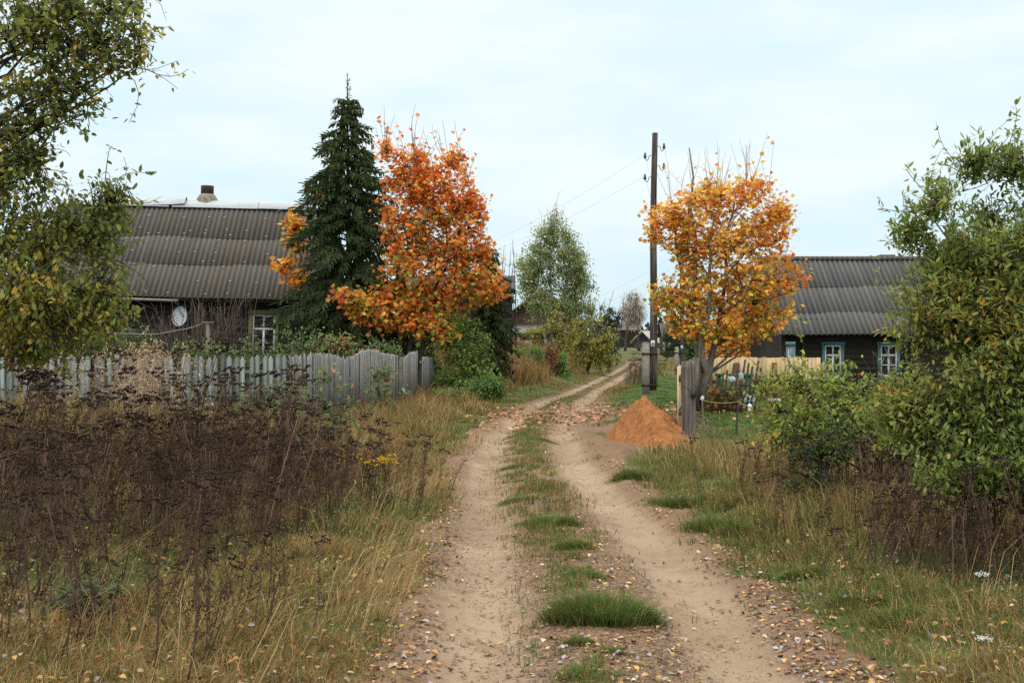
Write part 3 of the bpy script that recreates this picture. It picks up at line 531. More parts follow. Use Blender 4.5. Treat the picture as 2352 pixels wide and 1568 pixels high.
bush('pine_bush', 'dark green bushy tree at the right end of the birch thicket', 1396, 700, 835, 90, 36, 2400, T_DI, .22, dgre, 53, .3)
bush('pine_bush', 'dark broad tree in the distance behind the telegraph pole', 1555, 722, 815, 110, 42, 2400, T_DI, .24, dgre, 54, .4)
bush('pine_bush', 'dark green tree between the far poles behind the golden maple', 1600, 690, 830, 95, 40, 2600, T_DI, .24, gre, 55, .35)
bush('feathery_bush', 'round feathery green clump of asparagus on the left bank', 1218, 800, 850, 52, 40, 3600, scale_t(T_DI, .25, 1.6), .16, brig, 56, .0, sig=.05)
bush('red_bush', 'small reddish bush between the feathery green clump and the bright green bush', 1266, 798, 850, 55, 26, 700, T_DI, .13, redb, 57, .3)
bush('green_bush', 'small bright green bush on the left bank below the birch', 1293, 812, 850, 55, 20, 900, T_DI, .12, brig, 58, .2)
bush('lilac_bush', 'large rounded green bush where the grey picket fence ends', 1075, 722, 915, 36.5, 80, 3600, T_OV, .12, pal([(.13, .21, .05), (.19, .29, .065), (.26, .35, .08), (.33, .33, .08)], [3, 4, 3, 1]), 59, .38)
bush('lilac_bush', 'bright green bush behind the grey fence under the maple', 960, 752, 870, 37.5, 75, 2600, T_OV, .11, brig, 60, .3)
bush('green_bush', 'low green bush at the foot of the big rounded bush by the road', 1110, 868, 945, 34.2, 60, 2600, T_OV, .085, nett, 61, .25, ry=.8)
bush('green_bush', 'low nettle-green growth below the end of the grey fence', 1030, 895, 945, 33.5, 50, 1500, T_OV, .08, nett, 62, .3, ry=.7)
for i, (px, t, d, rx, lab) in enumerate([(700, 748, 27, 75, 'reddish green raspberry bush behind the fence below the left house window'), (790, 765, 28, 70, 'raspberry bush behind the fence in front of the spruce'), (875, 778, 30, 60, 'raspberry bush behind the wavy grey fence under the maple'), (600, 770, 26, 70, 'raspberry bush behind the fence left of the window'), (470, 775, 25, 80, 'green bush behind the fence below the satellite dish')]):
    bush('raspberry_bush', lab, px, t, 870, d, rx, 1500, T_OV, .075, rasp, 70 + i, .3, group='bushes behind the picket fence', sig=.07)
bush('tansy_leaves', 'fresh feathery green leaves at the foot of the dead thicket in the left corner', 190, 1330, 1420, 7.0, 110, 900, scale_t(T_OV, .5, 1.2), .035, pal([(.09, .15, .07), (.13, .2, .09)], [1, 1]), 78, .2, cat='plant', sig=.03, ry=.3)
bush('rowan_scrub', 'mixed green and reddish scrub before the wavy grey fence', 878, 832, 905, 24.5, 42, 420, T_OV, .07, rasp, 79, .3, sig=.09)
bush('rowan_scrub', 'low reddish scrub at the right end of the dead thicket', 655, 872, 960, 14.6, 70, 420, T_OV, .06, rasp, 80, .3, sig=.09)
bush('green_weeds', 'leafy green weeds below the arching yellow-green bush', 1880, 955, 1075, 12.0, 130, 1500, T_OV, .045, gre, 77, .25, sig=.07, ry=.4)
bush('garden_bush', 'dark green bush under the shed roof at the far left', 270, 730, 850, 34, 110, 1700, T_OV, .09, gre, 76, .3)

# bare twiggy bushes
def bare(name, label, base, n, hgt, spread, seed, r=.006, cat='bush', matl=None):
    rng = np.random.default_rng(seed); base = np.asarray(base, float); g = Geo()
    b = base + np.stack([rng.normal(size=n) * spread * .35, rng.normal(size=n) * .25, 0 * np.zeros(n)], 1); e = b + np.stack([rng.normal(size=n) * spread * .45, rng.normal(size=n) * .4, hgt * rng.uniform(.55, 1, n)], 1)
    P = bez(b, (b + e) / 2 + rng.normal(size=b.shape) * .15, e, 7); g.tubes(P, r * np.linspace(2.2, .7, 7)[None] * np.ones((n, 1)), 4)
    k = rng.integers(0, n, n * 6); i = rng.integers(2, 6, n * 6); p = P[k, i]; q = p + np.stack([rng.normal(size=n * 6) * .22, rng.normal(size=n * 6) * .2, rng.uniform(.1, .65, n * 6)], 1)
    g.tubes(bez(p, (p + q) / 2 + rng.normal(size=p.shape) * .05, q, 4), r * np.linspace(1, .5, 4)[None] * np.ones((n * 6, 1)), 3)
    root = thing(name, label, cat, tuple(base)); g.build('twigs', matl or M_TWIG, root, base); return root
bare('bare_bush', 'dense bare brown bush in front of the left house wall and dish', (-10.6, 39.6, 0), 110, 3.2, 1.9, 81)
bare('bare_bush', 'bare pale branched bush left of the house window', (-9.3, 39.2, 0), 36, 3.6, 1.2, 82)
bare('bare_tree', 'thin bare sapling left of the birch', at(1165, 800, 56), 9, 5.2, 1.0, 83, .012, 'tree')
bare('bare_tree', 'dark bare branched tree right of the birch thicket', at(1395, 800, 92), 16, 4.6, 2.2, 84, .02, 'tree')

# ---- far birches, forest
pale = pal([(.42, .35, .29), (.48, .42, .36), (.33, .26, .21)], [1, 1, 1])
D = 200.
for i, (px, x2, lab) in enumerate([(1448, 1438, 'far thin pale birch leaning to the left'), (1462, 1466, 'far thin pale birch with an upright dark trunk')]):
    b = at(px - 4 + 8 * i, 808, D); b[2] = ground_z(b[0], b[1]); tp = at(px + (4 if i == 0 else -2), 668, D)
    b[0] += -.6 if i == 0 else .2
    tree('birch_tree', lab, 'tree', b, [[b, (b + tp) / 2 + np.array([0, 0, .5]), tp]], [E(px, 710, D, 18, 42, 1.6), E(x2, 725, D, 20, 26, 1.6), E(px, 685, D, 10, 20, 1)], 16, 240, 2300, scale_t(T_DI, .5, 1.8), .26, pale, M_BARK, 91 + i, stem_r=.2, thr=.3, sigma=.5, twig_r=.022, droop=1.6, shoots=0)
def far_forest():
    rng = np.random.default_rng(5); g = Geo(); n = 900
    x = rng.uniform(-320, 320, n); y = rng.uniform(330, 470, n); h = rng.uniform(4.5, 8.5, n) * (1 + .35 * (rng.random(n) > .93)); z = ground_z(x, y)
    tv, tf = [], []; m = 70
    v = np.random.default_rng(2); zz = v.random(m) ** 1.2; a = v.uniform(0, 6.28, m); r = .26 * (1 - zz) + .02; p = np.stack([r * np.cos(a), r * np.sin(a), .08 + .92 * zz], 1)
    dd = np.stack([np.cos(a), np.sin(a), -.5 + 0 * a], 1); Mx = frames(dd, v) * .16
    q = Geo(); q.stamp(T_DI[0] * [2.0, 1, 1], T_DI[1], Mx, p - dd * .06, np.ones((m, 3)))
    tv = np.concatenate(q.V); tf = [np.concatenate(f) for f in q.F.values()]
    tt = np.linspace(0, 1, 3); 
    th = rng.uniform(0, 6.28, n); M = np.zeros((n, 3, 3)); M[:, 0, 0] = np.cos(th) * h; M[:, 0, 1] = -np.sin(th) * h; M[:, 1, 0] = np.sin(th) * h; M[:, 1, 1] = np.cos(th) * h; M[:, 2, 2] = h
    k = rng.random((n, 1)); C = np.array([.028, .04, .03]) * (1 - k) + np.array([.05, .055, .035]) * k
    g.stamp(tv, tf, M, np.stack([x, y, z], 1), C); return stuff(g.build('forest', M_NEEDLE), 'dark conifer forest along the horizon', 'forest')
far_forest()

# ------------------------------------------------------------------ houses
def corrug(g, x0, x1, y0, z0, y1, z1, rows, pitch, amp, seg=6, thick=.02):
    """sheets from ridge (y0,z0) down to eave (y1,z1); each row laps over the one below"""
    n = int((x1 - x0) / pitch * seg); x = np.linspace(x0, x1, n + 1); w = amp * np.sin(x / pitch * 2 * math.pi)
    dn = np.array([0, y1 - y0, z1 - z0]); ln = np.linalg.norm(dn); dn /= ln; nr = np.array([0, -dn[2], dn[1]]); nr = nr if nr[2] > 0 else -nr
    for i, (a, b) in enumerate(zip(rows[:-1], rows[1:])):
        a2 = a; b2 = b + .06 / ln if i < len(rows) - 2 else b
        lines = []
        for t, hh in ((a2, -.004), (b2, .008), (b2, .008 - thick)):
            base = np.array([0, y0, z0]) + dn * t * ln; off = (w + hh)[:, None] * nr[None]; wob = .012 * np.sin(x * 1.3 + i * 2)[:, None] * nr[None]
            lines.append(np.stack([x, np.full(n + 1, base[1]), np.full(n + 1, base[2])], 1) + off + wob)
        V = np.concatenate(lines); k = np.arange(n); N = n + 1
        F = np.concatenate([np.stack([k, k + 1, k + 1 + N, k + N], 1), np.stack([k + N, k + 1 + N, k + 1 + 2 * N, k + 2 * N], 1)]); g.add(V, F)
def logwall(g, x0, x1, y, z0, z1, dz=.22, bulge=.05):
    n = max(1, int(round((z1 - z0) / dz))); zs = []; ysx = []
    for i in range(n):
        for t in np.linspace(0, 1, 6)[:-1]: zs.append(z0 + (i + t) * (z1 - z0) / n); ysx.append(y - bulge * math.sin(math.pi * t) ** .7)
    zs.append(z1); ysx.append(y); k = len(zs); xs_ = np.linspace(x0, x1, 8); rng = np.random.default_rng(3)
    V = np.array([[x, yy + .006 * math.sin(x * 2 + zz * 9), zz] for x in xs_ for zz, yy in zip(zs, ysx)]); F = np.array([[i * k + j, (i + 1) * k + j, (i + 1) * k + j + 1, i * k + j + 1] for i in range(7) for j in range(k - 1)]); g.add(V, F)
def window(parent, x, w, z0, z1, y, casing, cw=.10, side=False, up_split=.34):
    """front faces -y (or -x when side)"""
    def T(g):
        if side:
            for i in range(len(g.V)): g.V[i] = np.stack([g.V[i][:, 1], -g.V[i][:, 0], g.V[i][:, 2]], 1)
        return g
    g = Geo(); h = w / 2
    g.box(x - h - cw, x - h, y - .07, y + .05, z0 - .06, z1); g.box(x + h, x + h + cw, y - .07, y + .05, z0 - .06, z1); g.box(x - h - cw - .03, x + h + cw + .03, y - .09, y + .05, z1, z1 + cw * 1.2); g.box(x - h - cw - .03, x + h + cw + .03, y - .10, y + .05, z0 - .06 - cw, z0 - .06)
    wo = T(g).build('window', casing, parent)
    f = Geo(); s = .055; f.box(x - h, x - h + s, y - .035, y + .03, z0 - .05, z1 - .002); f.box(x + h - s, x + h, y - .035, y + .03, z0 - .05, z1 - .002); f.box(x - h + s, x + h - s, y - .034, y + .03, z1 - s, z1 - .003); f.box(x - h + s, x + h - s, y - .034, y + .03, z0 - .05, z0 + .01)
    zm = z1 - (z1 - z0) * up_split; f.box(x - h + s, x + h - s, y - .04, y + .025, zm - .035, zm + .035); f.box(x - .022, x + .022, y - .03, y + .02, zm + .035, z1 - s); f.box(x - .035, x + .035, y - .038, y + .02, z0 + .01, zm - .035)
    z2 = z0 + (zm - z0) * .52; f.box(x - h + s, x - .035, y - .028, y + .02, z2 - .018, z2 + .018); f.box(x + .035, x + h - s, y - .028, y + .02, z2 - .018, z2 + .018)
    T(f).build('frame', M_WHITE, wo); p = Geo(); p.box(x - h + .01, x + h - .01, y - .004, y + .015, z0 - .04, z1 - .01); T(p).build('pane', M_GLASS, wo); return wo
def gable(g, x, y0, ym, y1, z0, ze, zr, th=.12):
    V = []
    for xx in (x, x + th): V += [(xx, y0, z0), (xx, y0, ze), (xx, ym, zr), (xx, y1, ze), (xx, y1, z0)]
    V = np.array(V); g.add(V, [np.array([[0, 1, 2, 3, 4], [9, 8, 7, 6, 5]]), np.array([[i, (i + 1) % 5 + 0, (i + 1) % 5 + 5, i + 5] for i in range(5)])])

# left house
hl = thing('log_house', 'long dark log house with a brown corrugated slate roof behind the left picket fence', 'house', (-11.4, 40.6, -.02), (0, math.radians(1.35), math.radians(2)))
x0, x1 = -4.9, 4.9; ZE, ZR, YE, YR, YB = 3.28, 6.8, -.55, 2.9, 6.35
g = Geo(); logwall(g, x0 + .3, x1 - .3, 0, 0, 3.75); g.box(x0 + .3, x1 - .3, 5.7, 5.9, 0, 3.75); gable(g, x0 + .25, 0.01, YR, 5.79, 0, 3.74, 6.62); gable(g, x1 - .37, 0.01, YR, 5.79, 0, 3.74, 6.62); g.build('wall', M_LOG, hl)
g = Geo(); g.box(x0 + .22, x0 + .46, -.10, -.06, 0, 3.6); g.box(x1 - .46, x1 - .22, -.10, -.06, 0, 3.6); g.box(x0 + .1, x1 - .1, YE + .06, YE + .12, ZE - .12, ZE + .02); g.build('eave_board', M_LOG, hl)
rows = [0, .375, .66, 1.0]
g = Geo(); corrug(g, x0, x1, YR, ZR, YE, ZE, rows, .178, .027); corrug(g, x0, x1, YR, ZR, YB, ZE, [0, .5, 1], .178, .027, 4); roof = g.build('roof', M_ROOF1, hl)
g = Geo(); rng = np.random.default_rng(4); sl_ = np.array([0, YE - YR, ZE - ZR])
for t in (.03, .17, .31, .36, .42, .55, .645, .70, .84, .97):
    for x in np.arange(x0 + .3, x1 - .1, .712):
        xx = x + rng.choice([0, .178, .356]) ; p = np.array([xx, YR, ZR]) + sl_ * (t + rng.normal() * .006); nn = unit(np.array([0, -3.5, 3.45])); 
        if xx < x1 - .1 and rng.random() < .62: g.box(-.025, .025, -.025, .025, -.012, .012, None, None, p + nn * .055)
nl = g.build('roof_nail_heads', M_WHITE, hl); nl['kind'] = 'stuff'
g = Geo()
def capstrip(xa, xb, lift0, lift1):
    pr = [(-.34, -.30), (-.17, -.10), (0, .03), (.17, -.10), (.34, -.30)]; V = []
    for k, xx in enumerate(np.linspace(xa, xb, 6)):
        lf = lift0 + (lift1 - lift0) * (k / 5) ** 2
        for (dy, dz) in pr: V.append((xx, YR + dy * .9, ZR + .075 + dz * .85 + lf))
        for (dy, dz) in pr[::-1]: V.append((xx, YR + dy * .9, ZR + .06 + dz * .85 + lf))
    V = np.array(V); F = np.array([[i * 10 + j, i * 10 + (j + 1) % 10, (i + 1) * 10 + (j + 1) % 10, (i + 1) * 10 + j] for i in range(5) for j in range(10)]); g.add(V, F)
capstrip(x0 + .1, -.95, 0, .0); capstrip(-2.4, -.4, .02, .13); capstrip(-.85, 2.2, 0, .01); capstrip(2.22, x1, .02, 0)
g.build('ridge_cap', M_ZINC, hl)
g = Geo(); g.box(-.02, .62, YR - .05, YR + .55, ZR - .3, ZR + .30); ch = None; cx0 = .28
tt = np.linspace(0, 1, 5); g = Geo(); g.tube(np.stack([np.full(5, cx0), np.full(5, YR + .25), ZR - .3 + tt * .66], 1), np.array([.42, .42, .40, .36, .26]), 8); ch = g.build('chimney', M_MORTAR, hl)
g = Geo(); g.tube([(cx0, YR + .25, ZR + .3), (cx0, YR + .25, ZR + .5), (cx0, YR + .25, ZR + .66)], [.23, .23, .23], 12); g.build('chimney_pipe', M_RUST, ch)
window(hl, 2.98, .76, 1.35, 2.78, -.02, M_OLIVE, .13)
g = Geo(); g.tube([(-2.2, YE - .05, ZE - .10), (.2, YE - .05, ZE - .12)], .045, 8); g.build('gutter', M_CONC, hl)
# dish on the house
dz_ = thing('satellite_dish', 'pale round satellite dish on the dark log wall', 'satellite dish', tuple(at(412, 726, 40.25)), (math.radians(80), 0, math.radians(-22)))
g = Geo(); n = 20; Vd = [(0, 0, -.05)]
for r, zz in ((.11, -.045), (.21, -.028), (.31, 0)): Vd += [(r * math.cos(a), r * 1.1 * math.sin(a), zz) for a in np.arange(n) * 2 * math.pi / n]
Vd = np.array(Vd); Vb = Vd - [0, 0, .012]; off = len(Vd)
tri = np.array([[0, 1 + i, 1 + (i + 1) % n] for i in range(n)]); qd = np.array([[1 + k * n + i, 1 + (k + 1) * n + i, 1 + (k + 1) * n + (i + 1) % n, 1 + k * n + (i + 1) % n] for k in range(2) for i in range(n)])
rim = np.array([[1 + 2 * n + i, 1 + 2 * n + (i + 1) % n, off + 1 + 2 * n + (i + 1) % n, off + 1 + 2 * n + i] for i in range(n)])
g.add(np.concatenate([Vd, Vb]), [np.concatenate([tri, tri[:, ::-1] + off]), np.concatenate([qd, qd[:, ::-1] + off, rim])]); g.build('dish', M_DISH, dz_, None, True)
g = Geo(); g.tube([(0, -.3, .0), (0, -.22, .22), (0, -.1, .38)], .012, 6); g.box(-.03, .03, -.13, -.05, .36, .46); g.build('feed_arm', M_IRON, dz_)
g = Geo(); g.tube([(0, 0, -.06), (0, .05, -.3), (0, .08, -.42)], .02, 6); g.build('bracket', M_IRON, dz_)
# shed at far left
sh = thing('shed', 'low shed with a grey corrugated roof beside the left house', 'shed', (-14.6, 35.6, 0))
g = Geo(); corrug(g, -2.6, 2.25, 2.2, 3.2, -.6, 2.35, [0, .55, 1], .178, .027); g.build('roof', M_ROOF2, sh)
g = Geo(); logwall(g, -2.4, 2.0, 0, 0, 2.45); g.box(1.9, 2.0, .01, 2.2, 0, 2.5); g.box(-2.4, -2.3, .01, 2.2, 0, 2.5); g.build('wall', M_LOG, sh)
g = Geo(); g.beam((2.30, -.62, 2.36), (2.30, 2.2, 3.2), .05, .14); g.build('barge_board', M_GREYWOOD, sh)
# hose line and its post by the house
pl = thing('water_pipe', 'pale thin pipe sagging in front of the left house wall', 'pipe', (0, 0, 0)); g = Geo()
pts = np.array([at(px, py, d) for px, py, d in ((180, 755, 33), (330, 768, 33), (400, 760, 33), (470, 742, 33))]); t = np.linspace(0, 3, 24); g.tube(np.stack([np.interp(t, range(4), pts[:, i]) for i in range(3)], 1) + np.stack([0 * t, 0 * t, -.03 * np.sin(t * math.pi) ** 2], 1), .008, 5); pc = pts[0]; pl.location = pc; g.build('pipe', M_PIPE, pl, pc)
g = Geo(); q = at(478, 745, 33); g.box(q[0] - .05, q[0] + .04, 32.95, 33.05, 0, q[2] + .03); g.box(q[0] - .17, q[0] + .15, 32.94, 33.06, q[2] + .03, q[2] + .07); o = g.build('wooden_post', M_BARK_G, None); tag(o, 'grey T-topped post holding the end of the pale pipe', 'post')

# right house
hr = thing('log_house', 'dark log house with blue framed windows and grey corrugated roof on the right', 'house', (13.6, 40.3, -.45), (0, 0, math.radians(0)))
x0, x1 = -4.85, 5.2; ZE, ZR, YE, YR, YB = 2.47, 5.15, -.7, 2.75, 6.2
g = Geo(); logwall(g, x0 + .35, x1 - .35, 0, 0, 3.0, .2); g.box(x0 + .35, x1 - .35, 5.4, 5.55, 0, 3.0); gable(g, x0 + .3, .01, YR, 5.45, 0, 2.95, 5.1); gable(g, x1 - .42, .01, YR, 5.45, 0, 2.95, 5.1); g.build('wall', M_LOG, hr)
g = Geo(); g.box(x0 + .26, x0 + .5, -.11, -.06, 0, 2.9); g.box(x0 + .24, x0 + .29, -.1, .2, 0, 2.9); g.box(x0 + .9, x0 + 1.1, -.10, -.055, 0, 2.8); g.build('corner_board', M_LOG, hr)
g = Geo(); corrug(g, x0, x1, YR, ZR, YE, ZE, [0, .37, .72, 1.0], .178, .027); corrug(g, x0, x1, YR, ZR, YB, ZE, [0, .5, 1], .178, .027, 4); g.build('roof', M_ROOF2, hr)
g = Geo(); g.tube([(x0, YR, ZR + .045), (0, YR, ZR + .05), (x1, YR, ZR + .045)], .085, 8); g.build('ridge_cap', M_ROOF2, hr)
g = Geo(); g.beam((x0 - .03, YE, ZE - .03), (x0 - .03, YR, ZR - .03), .04, .16); g.beam((x0 - .03, YB, ZE - .03), (x0 - .03, YR, ZR - .03), .04, .16); g.build('barge_board', M_GREYWOOD, hr)
g = Geo(); g.box(-.35, .10, YR + .2, YR + .65, ZR - .5, ZR + .12); g.box(-.39, .14, YR + .16, YR + .69, ZR + .12, ZR + .2); g.build('chimney', M_BRICK, hr)
for px in (1912, 2040): window(hr, (px - CX) / FPX * 40.3 - 13.6, .56, 1.1, 2.12, -.03, M_BLUE, .09)
window(hr, 1.3, .6, 1.0, 2.1, x0 + .27, M_BLUE, .1, side=True)
g = Geo(); g.beam((-1.25, -.12, 2.2), (-.78, -.3, .95), .03, .03); g.beam((-1.2, -.14, 1.75), (-1.5, -.3, .95), .025, .025); o = g.build('rake_poles', M_GREYWOOD, None); o.location = hr.location; tag(o, 'two thin crossed poles leaning on the wall between the blue windows', 'pole')

# barn behind the left maple, old house behind the birch, far house
bn = thing('barn', 'dark weathered barn hidden behind the small dark spruce', 'barn', (-2.7, 54.5, ground_z(-2.7, 54.5)), (0, 0, 0))
g = Geo(); logwall(g, -2.5, 2.72, 0, 0, 3.4); g.box(-2.5, 2.72, 4, 4.1, 0, 3.4); gable(g, -2.5, .01, 2, 4, 0, 3.4, 4.0); gable(g, 2.6, .01, 2, 4, 0, 3.4, 4.0); g.build('wall', M_LOG, bn)
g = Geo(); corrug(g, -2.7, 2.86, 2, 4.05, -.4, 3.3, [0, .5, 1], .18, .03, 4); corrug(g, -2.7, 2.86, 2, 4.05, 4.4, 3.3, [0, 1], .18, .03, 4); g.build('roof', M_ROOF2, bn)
oh = thing('wooden_house', 'old wooden house with white porch frames behind the birch', 'house', (1.9, 77, ground_z(1.9, 77)), (0, 0, math.radians(-4)))
g = Geo(); g2 = Geo(); logwall(g, -2.8, 2.8, 0, 0, 2.1, .2); g.box(-2.8, -2.7, .01, 6, 0, 2.1); g.box(2.7, 2.8, .01, 6, 0, 2.1); g.add([(-2.8, 0, 2.1), (2.8, 0, 2.1), (0, 0, 4.1)], np.array([[0, 1, 2]])); g.build('wall', noise_mat('brown_boards', [(.3, (.04, .025, .02)), (.7, (.11, .07, .05))], (.4, 2, 6), 3), oh)
g = Geo(); 
for s in (-1, 1): g.beam((s * 1.62, -.4, 3.05), (s * 1.62, 6.2, 3.05), 0.001, .001)
g = Geo(); V = np.array([(-3.2, -.5, 1.9), (0, -.5, 4.25), (3.2, -.5, 1.9), (-3.2, 6.3, 1.9), (0, 6.3, 4.25), (3.2, 6.3, 1.9)]); V = np.concatenate([V, V + [0, 0, .1]]); g.add(V, np.array([[0, 1, 4, 3], [1, 2, 5, 4], [6, 9, 10, 7], [7, 10, 11, 8], [0, 6, 7, 1], [1, 7, 8, 2], [0, 3, 9, 6], [2, 8, 11, 5]])); g.build('roof', M_ROOF2, oh)
g = Geo(); V = np.array([(-2.4, -1.6, 1.5), (.6, -1.6, 1.45), (.6, -.1, 2.0), (-2.4, -.1, 2.05)]); V = np.concatenate([V, V + [0, 0, .06]]); g.add(V, np.array([[0, 3, 2, 1], [4, 5, 6, 7], [0, 1, 5, 4], [1, 2, 6, 5], [2, 3, 7, 6], [3, 0, 4, 7]])); g.build('porch_roof', M_GREYWOOD, oh)
g = Geo(); g.box(-1.45, -1.33, -1.52, -1.42, 0, 1.42); g.box(-.62, -.5, -1.52, -1.42, 0, 1.42); g.box(.22, .34, -1.52, -1.42, 0, 1.42); g.box(.62, .74, -1.52, -1.42, 0, 1.3); g.box(-.5, .22, -1.5, -1.44, 1.02, 1.12); g.box(-1.33, -.62, -1.49, -1.45, .3, 1.05); g.build('porch_frame', M_PIPE, oh)
D = 262.; q = at(1486, 800, D)
fh = thing('small_house', 'small far grey house with pale battens on its roof at the end of the road', 'house', (q[0] + .5, q[1], ground_z(q[0], q[1])), (0, 0, math.radians(52)))
g = Geo(); g.box(-2.6, 2.6, -2.2, 2.2, 0, 1.5); gable(g, -2.62, -2.2, 0, 2.2, 0, 1.5, 3.4); gable(g, 2.5, -2.2, 0, 2.2, 0, 1.5, 3.4); g.build('wall', noise_mat('grey_boards', [(.3, (.03, .033, .04)), (.7, (.07, .075, .085))], nscale=3), fh)
g = Geo(); 
for s in (-1, 1):
    V = np.array([(-3.1, 0, 3.75), (3.1, 0, 3.75), (3.1, s * 2.8, 1.2), (-3.1, s * 2.8, 1.2)]); V = np.concatenate([V, V - [0, 0, .12]]); g.add(V, np.array([[0, 1, 2, 3], [7, 6, 5, 4], [0, 4, 5, 1], [1, 5, 6, 2], [2, 6, 7, 3], [3, 7, 4, 0]]))
g.build('roof', noise_mat('pale_roofing', [(.3, (.25, .27, .29)), (.7, (.36, .38, .40))], nscale=1), fh)
g = Geo()
for s in (-1, 1):
    for xx in (-3.08, -1, 1, 3.08): g.beam((xx, s * .05, 3.80), (xx, s * 2.85, 1.24), .2, .14)
    g.beam((-3.1, s * 2.86, 1.2), (3.1, s * 2.86, 1.2), .14, .14)
g.build('roof_batten', noise_mat('fresh_batten', [(.3, (.5, .36, .2)), (.7, (.6, .46, .28))]), fh)
window(fh, .6, .9, .5, 1.1, -2.26, M_WHITE, .08)
q = at(1452, 800, 285); lb = thing('log_shed', 'far grey log shed behind the pale birches', 'shed', (q[0] - 1, q[1], ground_z(q[0], q[1])), (0, 0, .2))
g = Geo(); logwall(g, -3, 3, 0, 0, 4.2, .5, .12); g.box(-3, 3, .02, 4, 0, 4.2); g.build('wall', M_LOG, lb); g = Geo(); V = np.array([(-3.3, -.5, 4.1), (3.3, -.5, 4.1), (3.3, 2, 5.6), (-3.3, 2, 5.6), (-3.3, 4.5, 4.1), (3.3, 4.5, 4.1)]); g.add(V, np.array([[0, 1, 2, 3], [3, 2, 5, 4]])); g.build('roof', M_ROOF2, lb)
q = at(1572, 800, 150); h3 = thing('wooden_house', 'dim far house with a row of small windows right of the telegraph pole', 'house', (q[0], q[1], ground_z(q[0], q[1])))
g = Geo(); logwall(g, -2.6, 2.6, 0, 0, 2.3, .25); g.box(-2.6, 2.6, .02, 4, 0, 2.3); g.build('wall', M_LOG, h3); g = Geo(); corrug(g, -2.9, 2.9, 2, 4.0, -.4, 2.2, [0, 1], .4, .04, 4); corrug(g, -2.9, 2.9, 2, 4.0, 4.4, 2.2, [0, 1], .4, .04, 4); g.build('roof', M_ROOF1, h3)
for xx in (-1.6, -.2, 1.2): window(h3, xx, .6, .9, 1.7, -.04, M_WHITE, .08)

# ------------------------------------------------------------------ poles and wires
def pole(label, px, py, d, H, stubx, plate=True, lean=0.0):
    b = at(px, py, d); b[2] = ground_z(b[0], b[1]); root = thing('telegraph_pole', label, 'utility pole', tuple(b), group='wooden telegraph poles on concrete stubs')
    tt = np.linspace(0, 1, 12); rng = np.random.default_rng(int(px)); P = np.stack([lean * tt * H + .02 * np.sin(tt * 7), 0 * tt, .12 + tt * (H - .12)], 1); g = Geo(); g.tube(P, .135 - .045 * tt, 12); g.build('pole', M_POLE, root, None, True)
    g = Geo(); g.box(stubx - .11, stubx + .11, -.12, .08, -.3, 1.62); g.box(stubx - .08, stubx + .08, -.09, .05, 1.62, 1.65); g.build('concrete_stub', M_CONC, root)
    for z in (.28, 1.28):
        g = Geo(); g.box(stubx - .125, .15, -.14, -.12, z - .03, z + .03); g.box(stubx - .125, .15, .125, .145, z - .03, z + .03); g.box(stubx - .14, stubx - .125, -.14, .145, z - .03, z + .03); g.box(.15, .165, -.14, .145, z - .03, z + .03); g.build('clamp', M_IRON, root)
    if plate:
        g = Geo(); g.box(-.07, .05, -.145, -.135, 1.50, 1.70); p = g.build('number_plate', M_WHITE, root); g = Geo(); g.box(-.03, -.012, -.152, -.146, 1.56, 1.64); g.box(.0, .018, -.152, -.146, 1.56, 1.64); g.build('number', M_IRON, p)
    ins = []
    for s, z in ((1, H - .42), (-1, H - .72), (1, H - 1.05), (-1, H - 1.4)):
        x = lean * z + s * .1; g = Geo(); g.tube([(x, 0, z), (x + s * .07, 0, z), (x + s * .09, 0, z - .1), (x + s * .14, 0, z - .16), (x + s * .19, 0, z - .12), (x + s * .20, 0, z - .02)], .012, 5); h = g.build('hook', M_IRON, root)
        g = Geo(); c = (x + s * .2); g.tube([(c, 0, z - .08), (c, 0, z - .03), (c, 0, z + .02), (c, 0, z + .08), (c, 0, z + .10)], [.045, .05, .035, .03, .015], 10); g.build('insulator', M_GLAZED, h, None, True); ins.append(b + np.array([c, 0, z + .03]))
    return b, ins
b1, i1 = pole('nearest dark telegraph pole strapped to a concrete stub beside the sand heap', 1499, 911, 38.4, 8.3, -.215, lean=.008)
b2_, i2 = pole('second telegraph pole farther off, seen past the golden maple', 1566, 858, 71, 7.8, -.3)
b3_, i3 = pole('third thin telegraph pole far off beside the small far house', 1533, 824, 140, 6.8, -.4, False)
def wire(label, a, b, sag, r=.0035):
    t = np.linspace(0, 1, 24); P = np.asarray(a)[None] * (1 - t[:, None]) + np.asarray(b)[None] * t[:, None]; P[:, 2] -= sag * 4 * t * (1 - t); g = Geo(); c = P[0].copy(); g.tube(P - c, r, 4); o = g.build('overhead_wire', M_WIRE); o.location = c; return tag(o, label, 'wire')
wire('upper thin wire from the nearest pole down to the barn behind the maple', i1[1], at(1120, 560, 54), .15)
wire('lower thin wire from the nearest pole down to the barn behind the maple', i1[3], at(1135, 575, 54), .15)
wire('upper thin wire from the second pole to the old house behind the birch', i2[1], at(1205, 740, 76), .5, .006)
wire('lower thin wire from the second pole to the old house behind the birch', i2[3], at(1215, 752, 76), .5, .006)
for k, s in enumerate(('top right', 'top left', 'lower right', 'lower left')):
    wire('wire from the %s insulator of the nearest pole to the second pole' % s, i1[k], i2[k], .5, .003)

